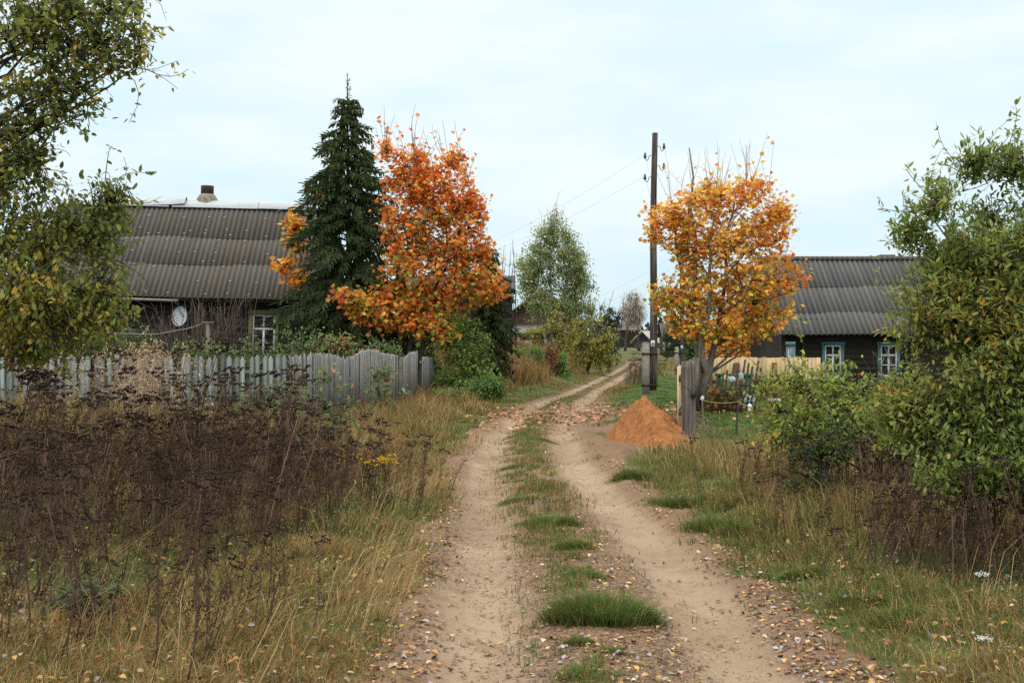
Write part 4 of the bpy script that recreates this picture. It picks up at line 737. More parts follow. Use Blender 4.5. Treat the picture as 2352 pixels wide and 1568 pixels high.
# ------------------------------------------------------------------ fences
def pickets(g, P0, P1, n, wd, hfun, gapf, rng, col, tip=.06, th=.02, skip=0.0, paired=False):
    P0 = np.array(P0, float); P1 = np.array(P1, float); d = P1 - P0; ln = np.linalg.norm(d); d /= ln; nrm = np.array([d[1], -d[0]])
    for i in range(n):
        t = (i + .5) / n
        if paired: t = (i + .5 + (.10 if i % 2 == 0 else -.10)) / n
        if rng.random() < skip: continue
        c = P0 + d * ln * t; z0 = float(ground_z(c[0], c[1])) + .06; H = hfun(t) + rng.normal() * .018; w = wd * rng.uniform(.85, 1.1) / 2; lean = rng.normal() * .012; tl = rng.normal() * .02
        pts = [(-w, 0), (w, 0), (w, H - tip), (0, H), (-w, H - tip)]; V = []
        for o in (0, th):
            for (s, z) in pts: q = c + d * (s + lean * z) + nrm * (o + tl * z * .3); V.append((q[0], q[1], z0 + z))
        k = col * (1 + .24 * rng.normal()); g.add(np.array(V), [np.array([[4, 3, 2, 1, 0], [5, 6, 7, 8, 9]]), np.array([[j, (j + 1) % 5, (j + 1) % 5 + 5, j + 5] for j in range(5)])], np.clip(k, .02, 1))
def rails(g, P0, P1, zs, h=.07, off=-.05, seg=6):
    P0 = np.array(P0, float); P1 = np.array(P1, float); d = unit(P1 - P0); nrm = np.array([d[1], -d[0]])
    for z in zs:
        for i in range(seg):
            a = P0 + (P1 - P0) * i / seg + nrm * off; b = P0 + (P1 - P0) * (i + 1) / seg + nrm * off
            g.beam((a[0], a[1], float(ground_z(*a)) + z), (b[0], b[1], float(ground_z(*b)) + z), .04, h)
def posts(parent, P0, P1, n, H, m, off=-.12, nm='post'):
    P0 = np.array(P0, float); P1 = np.array(P1, float); d = unit(P1 - P0); nrm = np.array([d[1], -d[0]]); base = np.array(parent.location)
    for i in range(n):
        c = P0 + (P1 - P0) * (i + .5) / n + nrm * off; z = float(ground_z(*c)); g = Geo(); g.tube([(c[0], c[1], z - .2), (c[0], c[1], z + H * .5), (c[0] + .01, c[1], z + H)], [.06, .055, .05], 8); g.build(nm, m, parent, base)
rng = np.random.default_rng(61)
def fence(name, label, P0, P1, n, wd, hf, m, col, pm, zs, nposts, **k):
    b = (P0[0], P0[1], float(ground_z(*P0))); r = thing(name, label, 'fence', b); g = Geo(); pickets(g, P0, P1, n, wd, hf, None, rng, np.array(col), **k); g.build('picket_panel', m, r, b); g = Geo(); rails(g, P0, P1, zs); g.build('rail', pm, r, b); posts(r, P0, P1, nposts, 1.25, pm); return r
FA, FB, FC, FD, FE = (-10.5, 18.6), (-3.55, 19.2), (-3.2, 24.2), (-2.62, 33.2), (-2.38, 36.2)
fence('picket_fence', 'blue-grey painted picket fence with pointed tops behind the dark weeds on the left', FA, FB, 64, .085, lambda t: 1.37, M_PLANK, (.135, .165, .16), M_GREYWOOD, (.35, 1.15), 4, paired=True, skip=.02)
fence('picket_fence', 'grey picket fence stretch turning the corner towards the road', FB, FC, 40, .085, lambda t: 1.34 + .05 * math.sin(t * 5), M_PLANK, (.135, .145, .142), M_GREYWOOD, (.35, 1.15), 3)
fence('picket_fence', 'unpainted grey fence with a wavy top running along the road', FC, FD, 112, .066, lambda t: 1.32 + .08 * math.exp(-((t - .22) / .16) ** 2) - .15 * math.exp(-((t - .72) / .10) ** 2) + .03 * math.sin(t * 9), M_PLANK, (.17, .172, .168), M_GREYWOOD, (.3, 1.1), 4, tip=.03)
fence('picket_fence', 'short last grey fence panel beside the rounded green bush', (-2.55, 34.3), FE, 24, .066, lambda t: 1.16, M_PLANK, (.14, .138, .135), M_GREYWOOD, (.3, 1.1), 1, tip=.02)
o = Geo(); p, q = at(903, 857, 31), at(933, 910, 30.2); o.tube([p, (p + q) / 2 + [.02, 0, 0], q], [.035, .04, .045], 8); o = o.build('birch_stick', noise_mat('pale_stick', [(.45, (.1, .09, .08)), (.55, (.45, .44, .42))], (1, 1, 6), 2), None); tag(o, 'pale birch stick propped against the grey fence', 'stick')
# collapsed pickets by the far fence
D = 47.; q = at(1182, 862, D); q[2] = ground_z(q[0], q[1]); cf = thing('broken_fence', 'few leaning pale pickets of a collapsed fence below the dark spruce', 'fence', tuple(q)); g = Geo()
for i in range(6): g.beam((-.25 + i * .1, 0, 0), (-.42 + i * .095, .05, .62 + .05 * (i % 3)), .045, .02)
g.build('picket_panel', M_GREYWOOD, cf); g = Geo(); g.beam((-.8, .04, .1), (.35, .05, .16), .05, .05); g.beam((.05, .05, .55), (.35, -.05, .05), .05, .03); g.build('rail', M_GREYWOOD, cf)

# new board fence on the right
NA, NB, NC = np.array([2.835, 20.7]), np.array([5.36, 35.0]), np.array([9.0, 35.2])
bf = thing('board_fence', 'fresh pale board fence running away from the old grey post', 'fence', (NA[0], NA[1], float(ground_z(*NA))))
def boards(parent, P0, P1, wd, H, seed):
    rng = np.random.default_rng(seed); d = unit(P1 - P0); ln = np.linalg.norm(P1 - P0); nrm = np.array([d[1], -d[0]]); n = int(ln / wd); g = Geo(); base = np.array(parent.location)
    for i in range(n):
        c = P0 + d * (i + .5) * ln / n; z0 = float(ground_z(*c)); w = ln / n / 2 - .003; zt = EYE - .395 if H is None else z0 + H; zt += rng.normal() * .008; V = []
        for o_ in (0, .024 + .003 * rng.random()):
            for s, z in ((-w, z0 + .04), (w, z0 + .04), (w, zt), (-w, zt)): q = c + d * s + nrm * o_; V.append((q[0], q[1], z))
        k = np.array([.56, .42, .235]) * (1 + .12 * rng.normal()) * np.array([1, 1 + .03 * rng.normal(), 1 + .08 * rng.normal()]); g.add(np.array(V), np.array([[3, 2, 1, 0], [4, 5, 6, 7], [0, 1, 5, 4], [1, 2, 6, 5], [2, 3, 7, 6], [3, 0, 4, 7]]), np.clip(k, .02, 1))
    return g.build('board_panel', M_PLANK, parent, base)
boards(bf, NA, NB, .13, None, 1)
g = Geo(); dd = unit(NB - NA); nn = np.array([dd[1], -dd[0]])
for z in (.42, 1.0): a = NA + nn * .05; b = NB + nn * .05; g.beam((a[0], a[1], float(ground_z(*NA)) + z), (b[0], b[1], float(ground_z(*NB)) + z), .05, .10)
g.build('rail', noise_mat('brown_rail', [(.3, (.06, .035, .025)), (.7, (.13, .08, .055))]), bf, np.array(bf.location))
for k_, t in enumerate((.3, .55, .8)):
    c = NA + (NB - NA) * t + nn * .14; z = float(ground_z(*c)); g = Geo(); g.box(c[0] - .06, c[0] + .06, c[1] - .06, c[1] + .06, z - .1, z + 1.28); g.build('post', M_POST, bf, np.array(bf.location))
bf2 = thing('board_fence', 'fresh pale board fence across the yard behind the trellis rods', 'fence', (NB[0], NB[1], float(ground_z(*NB))))
boards(bf2, NB + [.06, .03], NC, .13, None, 2)
g = Geo()
for c in (NB + (NC - NB) * .32, NB + (NC - NB) * .62): g.box(c[0] - .06, c[0] + .06, c[1] - .18, c[1] - .06, float(ground_z(*c)), 1.16)
g.beam((NB[0], NB[1] - .06, .62), (NC[0], NC[1] - .06, .62), .04, .09); g.build('rail', M_BRICK, bf2, np.array(bf2.location))
# old post
c = at(1582, 1028, 19.8); c[2] = ground_z(c[0], c[1]); op = thing('fence_post', 'thick old grey wooden post in front of the fresh boards', 'post', tuple(c), (0, 0, .1)); g = Geo(); rng = np.random.default_rng(8)
n = 14; prof = [(-.115, -.05), (-.06, -.065), (0, -.07), (.05, -.068), (.056, -.05), (.064, -.066), (.105, -.06), (.112, .02), (.09, .07), (.03, .09), (-.05, .085), (-.10, .06), (-.118, .0)]
V = np.array([[x + .006 * math.sin(z * 6 + i) - .012 * z, y + .006 * math.cos(z * 5 + 2 * i), z + (.0 if k < n - 1 else .015 * math.sin(i * 2))] for k, z in enumerate(np.linspace(-.2, 1.30, n)) for i, (x, y) in enumerate(prof)]); m_ = len(prof)
g.add(V, [np.array([[k * m_ + i, k * m_ + (i + 1) % m_, (k + 1) * m_ + (i + 1) % m_, (k + 1) * m_ + i] for k in range(n - 1) for i in range(m_)]), np.array([[(n - 1) * m_ + i for i in range(m_)]])]); g.build('post', M_POST, op)
g = Geo(); g.tube([(-.12, -.075, .92), (-.03, -.09, .86), (.03, -.09, .80), (.06, -.10, .79)], .004, 4); g.box(.01, .09, -.11, -.07, .72, .82); g.build('wire_knot', M_IRON, op)
# stakes, rags, string
def stake(label, p, q, r, m):
    g = Geo(); p = np.asarray(p); q = np.asarray(q); t = np.linspace(0, 1, 8)[:, None]; P = p * (1 - t) + q * t; P[1:-1] += np.random.default_rng(int(q[0] * 100)).normal(size=(6, 3)) * .008; c = P[0].copy(); g.tube(P - c, r * (1.15 - .3 * t[:, 0]), 7); o = g.build('wooden_stake', m); o.location = c; return tag(o, label, 'stake')
p1 = at(1616, 1027, 20.2); q1 = at(1613, 915, 20.2); stake('thin grey stake with a white cap right of the old post', p1 - [0, 0, .1], q1, .014, M_GREYWOOD)
p2 = at(1688, 1018, 21); q2 = at(1700, 872, 21); stake('thin brown leaning stake with rags tied on top', p2 - [0, 0, .1], q2, .018, M_BARK)
M_BAG = noise_mat('crumpled_bag', [(.35, (.18, .19, .22)), (.65, (.5, .52, .56))], nscale=22, rough=.4)
def blob(name, label, c, r, m, seed, cat):
    rng = np.random.default_rng(seed); g = Geo(); nu_, nv_ = 10, 7; V = []
    for i in range(nv_):
        for j in range(nu_): th = math.pi * (i + .0) / (nv_ - 1); ph = 2 * math.pi * j / nu_; k = 1 + .22 * math.sin(3 * ph + i + seed) + .12 * rng.normal(); V.append((r[0] * k * math.sin(th) * math.cos(ph), r[1] * k * math.sin(th) * math.sin(ph), r[2] * math.cos(th)))
    g.add(np.array(V), np.array([[i * nu_ + j, (i + 1) * nu_ + j, (i + 1) * nu_ + (j + 1) % nu_, i * nu_ + (j + 1) % nu_] for i in range(nv_ - 1) for j in range(nu_)])); o = g.build(name, m, None, None, False); o.location = c; return tag(o, label, cat)
blob('plastic_wrap', 'white plastic wrap over the top of the thin grey stake', q1, (.03, .03, .045), M_PLASTIC, 1, 'plastic bag')
blob('plastic_bag', 'pale crumpled plastic bag tied left of the leaning stake top', q2 + [-.14, 0, .0], (.07, .05, .065), M_BAG, 2, 'plastic bag')
blob('plastic_bag', 'grey white plastic bag tied on the leaning stake top', q2 + [.02, -.01, .05], (.045, .04, .08), M_BAG, 3, 'plastic bag')
blob('dark_rag', 'black rag hanging under the plastic bags on the stake', q2 + [.06, 0, -.09], (.09, .04, .025), M_IRON, 4, 'rag')
blob('plastic_rag', 'small white rag hanging in the bush right of the leaning stake', at(1722, 936, 20), (.04, .03, .07), M_PLASTIC, 5, 'rag')
pm_ = at(1695, 922, 21)
def rope(label, a, b, sag, m, r=.004):
    t = np.linspace(0, 1, 14)[:, None]; P = np.asarray(a) * (1 - t) + np.asarray(b) * t; P[:, 2] -= sag * 4 * (t * (1 - t))[:, 0]; c = P[0].copy(); g = Geo(); g.tube(P - c, r, 5); o = g.build('string', m); o.location = c; return tag(o, label, 'string')
rope('yellow string sagging between the two stakes', q1 - [0, 0, .03], pm_, .035, M_STRING); rope('yellow string from the leaning stake down to the white rag', pm_, at(1722, 930, 20), .02, M_STRING)
# trellis rods and garden stuff
M_ROD = noise_mat('dark_rod', [(.3, (.02, .018, .015)), (.7, (.06, .05, .04))])
for i, (xb, xt, yt) in enumerate(((1638, 1648, 862), (1652, 1662, 856), (1660, 1671, 850), (1672, 1686, 835), (1684, 1694, 848), (1692, 1712, 826), (1704, 1720, 834), (1716, 1728, 842), (1724, 1742, 829), (1736, 1748, 845))):
    b = at(xb - 4, 948, 28); b[2] = ground_z(b[0], b[1]); t = at(xt, yt, 28.2); g = Geo(); g.tube([np.zeros(3), (t - b) / 2 + [.015, 0, 0], t - b], .024, 6); o = g.build('trellis_rod', M_ROD); o.location = b
    tag(o, 'dark leaning garden rod in the row before the green box', 'rod', 'leaning trellis rods')
c = at(1690, 890, 31); c[2] = ground_z(c[0], c[1]); gb = thing('garden_box', 'green plastic garden box behind the leaning rods', 'box', tuple(c)); g = Geo(); g.box(-.42, .42, -.02, .5, .1, .78); g.build('body', M_GREENP, gb); g = Geo(); g.box(-.45, .45, -.06, .54, .78, .84); g.box(-.45, .45, -.05, -.02, .38, .44); g.build('rim', M_GREENP, gb)
g = Geo(); c = at(1690, 935, 29.6); z = float(ground_z(c[0], c[1]))
for i in range(5): g.box(-.35 + .02 * i, .30 + .01 * (i % 3), -.15, .2, .04 + i * .055, .085 + i * .055)
o = g.build('plank_stack', noise_mat('pale_plank', [(.3, (.4, .33, .2)), (.7, (.55, .47, .3))]), None); o.location = (c[0], c[1], z); tag(o, 'small stack of pale planks under the green garden box', 'planks')
blob('plastic_sack', 'pale blue and white sack lying beside the plank stack', at(1716, 918, 29), (.22, .15, .12), noise_mat('blue_sack', [(.35, (.6, .65, .7)), (.6, (.15, .3, .5))], nscale=6, rough=.4), 7, 'sack')
blob('yellow_bucket', 'small yellow object between the rods beside the green box', at(1666, 868, 30), (.09, .08, .08), M_STRING, 8, 'bucket')
blob('plastic_sheet', 'crumpled white plastic sheet behind the yellow-green bush', at(1780, 920, 27), (.2, .1, .05), M_BAG, 9, 'plastic sheet')

# ------------------------------------------------------------------ sand heap
def sand_heap():
    n = 120; xs_ = np.linspace(-1.25, 1.35, n); ys_ = np.linspace(-3.4, 3.2, n); X, Y = np.meshgrid(xs_, ys_); c = np.array([2.33, 21.4])
    wx = np.where(X < 0, .72, .98); prof = np.interp(Y, [-3.4, -2.9, -1.6, 0, 1.2, 3.2], [0, .10, .40, .74, .56, 0]); rx = wx * (.35 + .65 * np.clip(prof / .8, 0, 1))
    cxx = np.interp(Y, [-3.4, -1.5, 0, 3], [.1, .08, 0, .05]); a = np.sqrt(((X - cxx) / rx) ** 2 + .012)
    h = prof * (np.clip(1 - a, 0, 1) ** 1.12 + .05 * np.clip(1.25 - a, 0, 1)); nz = fbm(X * 5, Y * 3, 77, 5) - .5; h = h + (.24 * nz + .09 * (fbm(X * 22, Y * 22, 78, 3) - .5)) * sm(.0, .12, h)
    h = h - .03 + .0 * nz; Z = ground_z(X + c[0], Y + c[1]) + h; keep = h > -.028
    idx = np.arange(n * n).reshape(n, n); kf = keep[:-1, :-1] | keep[1:, 1:] | keep[:-1, 1:] | keep[1:, :-1]; F = np.stack([idx[:-1, :-1], idx[:-1, 1:], idx[1:, 1:], idx[1:, :-1]], -1)[kf]
    base = np.array([c[0], c[1], 0]); g = Geo(); g.add(np.stack([X, Y, Z], -1).reshape(-1, 3), F); o = g.build('sand_heap', noise_mat('orange_sand', [(.3, (.14, .058, .022)), (.5, (.255, .108, .040)), (.72, (.33, .155, .06))], (1, 1, 1), 9, 8, .95, bump=1.0, bscale=26, spec=.1), None, None, True); o.location = (c[0], c[1], 0)
    return tag(o, 'heap of orange sand beside the road in front of the old post', 'sand heap')
sand_heap()
def pile_mask(x, y): return (np.abs(x - 2.33) < 1.0) & (y > 18.2) & (y < 24.2)

# ------------------------------------------------------------------ grass
def blades(g, x, y, h, w, lean, az, col, rng, z=None):
    n = len(x); z = (ground_z(x, y) if z is None else z) - .01; d = np.stack([np.cos(az), np.sin(az)], 1); fa = rng.uniform(0, 6.283, n); s = np.stack([np.cos(fa), np.sin(fa), 0 * fa], 1) * (w / 2)[:, None]
    b = np.stack([x, y, z], 1); up = np.array([0, 0, 1.]); dd = np.concatenate([d, np.zeros((n, 1))], 1)
    m = b + up * (h * .55)[:, None] + dd * (h * lean * .3)[:, None]; t = b + up * (h * (1 - .25 * np.minimum(lean, 1.5)))[:, None] + dd * (h * lean)[:, None]
    V = np.stack([b - s, b + s, m + s * .8, m - s * .8, t], 1).reshape(-1, 3); o = (np.arange(n) * 5)[:, None]
    cc = np.repeat(col, 5, 0).reshape(n, 5, 3).copy()
    g.add(V, [o + np.array([[0, 1, 2, 3]]), o + np.array([[3, 2, 4]])], cc.reshape(-1, 3))
def in_poly(x, y, poly):
    ins = np.zeros(len(x), bool); j = len(poly) - 1
    for i in range(len(poly)):
        xi, yi = poly[i]; xj, yj = poly[j]; c = ((yi > y) != (yj > y)) & (x < (xj - xi) * (y - yi) / (yj - yi + 1e-12) + xi); ins ^= c; j = i
    return ins
def blocked(x, y):
    return pile_mask(x, y) | ((y > 40.4) & (y < 46.5) & (x < -6.4) & (x > -16.5)) | ((x > 9.0) & (x < 18.7) & (y > 40.2) & (y < 46)) | ((np.abs(x + 2.7) < 2.7) & (y > 54.4) & (y < 58.6)) | ((np.abs(x - 1.9) < 2.9) & (y > 76.9) & (y < 83))
TP = [(-5.4, 5.9), (-3.3, 6.1), (-2.6, 7.0), (-2.0, 8.7), (-1.65, 10.2), (-1.3, 11.7), (-.95, 12.5), (-.9, 13.2), (-1.5, 14.0), (-3, 14.0), (-6.8, 13.5), (-7, 9)]
TR_ = [(2.45, 8.2), (3.3, 7.4), (4.6, 7.2), (4.8, 9.6), (3.4, 9.9), (2.6, 9.4)]
def scatter(n, y0, y1, p, rng):
    t = rng.random(n); y = (y0 ** (1 - p) + t * (y1 ** (1 - p) - y0 ** (1 - p))) ** (1 / (1 - p)); x = rng.uniform(-1, 1, n) * (.455 * y + 1.6); return x, y
DRY = np.array([(.34, .225, .10), (.27, .165, .068), (.44, .315, .155), (.22, .125, .05), (.33, .18, .075)]); GRN = np.array([(.09, .115, .03), (.12, .155, .038), (.16, .185, .05), (.20, .185, .055)]); LAWN = np.array([(.075, .14, .035), (.10, .185, .045), (.13, .21, .06)])
def field(n, y0, y1, p, seed, gd, gg, gl, per=28):
    rng = np.random.default_rng(seed); nt_ = n // per; tx_, ty_ = scatter(nt_, y0, y1, p, rng)
    sand, green, lawn = masks(tx_, ty_); u = tx_ - xc(ty_); au = np.abs(u); y = ty_; x = tx_
    keep = (rng.random(nt_) > np.clip(sand * 1.5 - .10, 0, .93)) & ~blocked(x, y); keep &= rng.random(nt_) < .30 + .70 * sm(.3, .55, fbm(x * 2.2, y * 2.2, 88) + .12)
    # bare sandy ruts stay almost empty
    keep &= (np.abs(au - rh(y)) > .30 + .06 * rng.normal(size=nt_)) | (rng.random(nt_) < .03) | (y > 130)
    tallz = sm(.4, .6, fbm(x * .5, y * .4, 71)); tallz = np.clip(tallz + sm(1.9, 3, -u) * .3, 0, 1)
    bank = sm(38, 50, y) * sm(1.5, 3, -u); tan_l = sm(14, 18, y) * (1 - sm(40, 48, y)) * sm(1.6, 2.6, -u); tan_r = sm(13, 15, y) * (1 - sm(16, 17.5, y)) * sm(1.9, 2.5, u)
    dryp = np.clip(.60 - .36 * green * (1 - .8 * bank) + .16 * tallz * (u < 0) + .75 * bank + .35 * tan_l + .5 * tan_r - .9 * lawn - .17 * (u > 0) + .5 * (fbm(x * 1.7, y * 1.7, 66) - .5), .04, .96)
    near_edge = np.exp(-((au - 1.45) / .3) ** 2) * (1 - .7 * bank); dryp = np.clip(dryp - .35 * near_edge * (y > 9), .03, .95); ctr = au < 1.1; dryp = np.where(ctr, .25, dryp)
    inT = in_poly(x, y, TP) | in_poly(x, y, TR_); keep &= ~inT | (rng.random(nt_) < .5); dryp = np.where(inT, .3, dryp)
    isd0 = rng.random(nt_) < dryp
    h0 = np.where(isd0, rng.uniform(.12, .36, nt_) + .24 * tallz * rng.random(nt_), rng.uniform(.06, .2, nt_) + .08 * tallz); h0 = h0 * (1 + 1.9 * (bank > .35) * isd0)
    h0 = h0 * (.35 + .65 * sm(1.15, 2.1, au)); h0 = np.where(lawn > .5, rng.uniform(.04, .10, nt_), h0); h0 = np.where((tan_r > .4) & isd0, h0 * 1.1 + .1, h0); h0 = np.where(tan_l > .4, h0 * 1.25, h0); h0 = h0 * np.where(y < 10, .50, 1) * np.where(inT, .6, 1)
    ti = np.where(keep)[0]; k = np.repeat(ti, per); m = len(k); r = .05 + .0035 * ty_[k] + .05 * (~isd0[k]); a = rng.uniform(0, 6.283, m); rr = np.abs(rng.normal(size=m)) * r; x = tx_[k] + rr * np.cos(a); y = ty_[k] + rr * np.sin(a)
    isd = isd0[k] ^ (rng.random(m) < .22); lw = lawn[k] > .5; h = h0[k] * rng.uniform(.45, 1.2, m); h = np.where(isd & ~isd0[k], h * 1.4, h)
    w = (.0022 + .00046 * y) * rng.uniform(.7, 1.2, m) * np.where(isd, .85, 1.2); tl = rng.normal(size=len(tx_)) * .45; lean = np.abs(rng.normal(size=m)) * (.3 + .3 * (ty_[k] < 10)) + np.minimum(rr / r, 2) * .22 + np.where(isd, .12, 0)
    taz = np.where(tx_ < .5, .4, 2.7) + rng.normal(size=len(tx_)) * 1.1; az = np.where(rng.random(m) < .55, a + rng.normal(size=m) * .4, taz[k] + rng.normal(size=m) * .3)
    tone = 1 + .20 * rng.normal(size=len(tx_)); di = rng.integers(0, 5, len(tx_)); gi = rng.integers(0, 4, len(tx_)); jit = lambda: (1 + .15 * rng.normal(size=(m, 1)))
    cd = np.where(rng.random((m, 1)) < .6, DRY[di[k]], DRY[rng.integers(0, 5, m)]) * jit() * tone[k][:, None]; cg = np.where(rng.random((m, 1)) < .6, GRN[gi[k]], GRN[rng.integers(0, 4, m)]) * jit() * tone[k][:, None]; cl = LAWN[rng.integers(0, 3, m)] * jit()
    rust = (bank[k] > .3)[:, None] & (rng.random((m, 1)) < .6); cd = np.where(rust, cd * np.array([.98, .74, .68]), cd)
    for msk, g, c in ((isd & ~lw, gd, cd), (~isd & ~lw, gg, cg), (lw, gl, cl)):
        blades(g, x[msk], y[msk], h[msk], w[msk], lean[msk], az[msk], np.clip(c[msk], .01, 1), rng)
gd, gg, gl = Geo(), Geo(), Geo()
field(190000, 4.6, 10, 1.3, 101, gd, gg, gl); field(200000, 9, 22, 1.3, 102, gd, gg, gl); field(170000, 20, 50, 1.4, 103, gd, gg, gl); field(150000, 45, 130, 1.4, 104, gd, gg, gl)
# long fine wisps standing out of the verge
rng = np.random.default_rng(119); x, y = scatter(3000, 4.8, 20, 1.5, rng); u = x - xc(y); k = (np.abs(u) > 1.5 + .25 * rng.random(len(x))) & (rng.random(len(x)) < np.where(u < 0, .9, .55) * sm(.4, .6, fbm(x * .9, y * .9, 118))) & ~pile_mask(x, y); x, y = x[k], y[k]; n = len(x)
blades(gd, x, y, rng.uniform(.3, .72, n) * np.where(x > 0, .8, 1), .0022 + .0002 * y, np.abs(rng.normal(size=n)) * .6 + .45, np.where(rng.random(n) < .7, .5 + .5 * rng.normal(size=n), rng.uniform(0, 6.28, n)), np.clip(DRY[rng.integers(0, 3, n)] * 1.15 * (1 + .12 * rng.normal(size=(n, 1))), .02, 1), rng)
n = 1500; y = rng.uniform(7, 14, n); u = -1.2 - np.abs(rng.normal(size=n)) * .28; x = xc(y) + u; k = (fbm(x * 1.4, y * 1.1, 112) > .48) & (fbm(x * 6, y * 5, 113) > .45); x, y = x[k], y[k]; n = len(x)
blades(gd, x, y, rng.uniform(.22, .55, n), .0024 + .0002 * y, np.abs(rng.normal(size=n)) * .35 + .45, rng.normal(size=n) * .5, np.clip(DRY[rng.integers(0, 3, n)] * 1.2 * (1 + .12 * rng.normal(size=(n, 1))), .02, 1), rng)
# short sparse blades in the middle strip
rng = np.random.default_rng(118); n = 52000; y = 5 * (40 / 5) ** rng.random(n); u = rng.normal(size=n) * .2 - .03 - .09 * sm(9.5, 12, y); x = xc(y) + u; k = (fbm(x * 2.6, y * 1.3, 117) > np.where(y > 9.5, .485, .53)) & (fbm(x * 9, y * 9, 116) > .42); x, y = x[k], y[k]; n = len(x); dr = rng.random(n) < .42
blades(gg, x, y, rng.uniform(.025, .085, n), .0025 + .0004 * y, np.abs(rng.normal(size=n)) * .6, rng.uniform(0, 6.28, n), np.clip(np.where(dr[:, None], DRY[rng.integers(0, 5, n)] * .8, LAWN[rng.integers(0, 3, n)]) * (1 + .18 * rng.normal(size=(n, 1))), .01, 1), rng)
stuff(gd.build('dry_grass', M_GRASS), 'dry tan grass along both verges of the road', 'grass'); stuff(gg.build('green_grass', M_GRASS), 'short green grass mixed into the verges', 'grass'); stuff(gl.build('lawn_grass', M_GRASS), 'mown bright green grass beyond the post and pole', 'grass')
# tall weeds/grass before the left fence
rng = np.random.default_rng(120); n = 26000; x = rng.uniform(-9, -2.9, n); y = rng.uniform(14, 18.6, n); k = (x < -3.3 + .2 * (y - 14)); x, y = x[k], y[k]; n = len(x); g = Geo(); h = rng.uniform(.35, .9, n) + .25 * sm(-4.5, -6, x) * rng.random(n); dr = rng.random(n) < .6
blades(g, x, y, h, .008 + .006 * rng.random(n), np.abs(rng.normal(size=n)) * .35, rng.uniform(0, 6.3, n), np.clip(np.where(dr[:, None], DRY[rng.integers(0, 5, n)] * .9, GRN[rng.integers(0, 4, n)]) * (1 + .2 * rng.normal(size=(n, 1))), .01, 1), rng)
stuff(g.build('tall_grass', M_GRASS), 'tall mixed dry and green grass in front of the picket fence', 'grass')
# pale plumes in front of the fence
g = Geo(); rng = np.random.default_rng(121); n = 70; px_ = np.concatenate([rng.normal(340, 60, 50), rng.uniform(60, 420, 20)]); d_ = rng.uniform(15.5, 18, n); x = (px_ - CX) / FPX * d_; z = ground_z(x, d_); H = np.clip(rng.normal(1.45, .2, n), .9, 1.85)
b = np.stack([x, d_, z], 1); e = b + np.stack([rng.normal(size=n) * .10, rng.normal(size=n) * .1, H], 1); P = bez(b, (b + e) / 2 + rng.normal(size=b.shape) * .05, e, 6); g.tubes(P, np.linspace(.006, .003, 6)[None] * np.ones((n, 1)), 3, np.tile((.22, .15, .09), (n, 1)))
for i in range(n):
    m_ = 90; t = rng.uniform(.45, 1.02, m_); f = np.clip(t * 5, 0, 4.999); j = f.astype(int); p = P[i][j] + (f - j)[:, None] * (P[i][np.minimum(j + 1, 5)] - P[i][j]) + rng.normal(size=(m_, 3)) * [.035, .035, .02]
    M = frames(rng.normal(size=(m_, 3)) + [.3, 0, -.5], rng) * rng.uniform(.03, .07, m_)[:, None, None]; g.stamp(T_DI[0] * [.45, 1, 1], T_DI[1], M, p, np.clip(np.array([.40, .30, .20]) * (1 + .2 * rng.normal(size=(m_, 1))), .02, 1))
stuff(g.build('dry_plumes', M_DEAD), 'pale fluffy dry plume stalks standing against the picket fence', 'dry weeds')

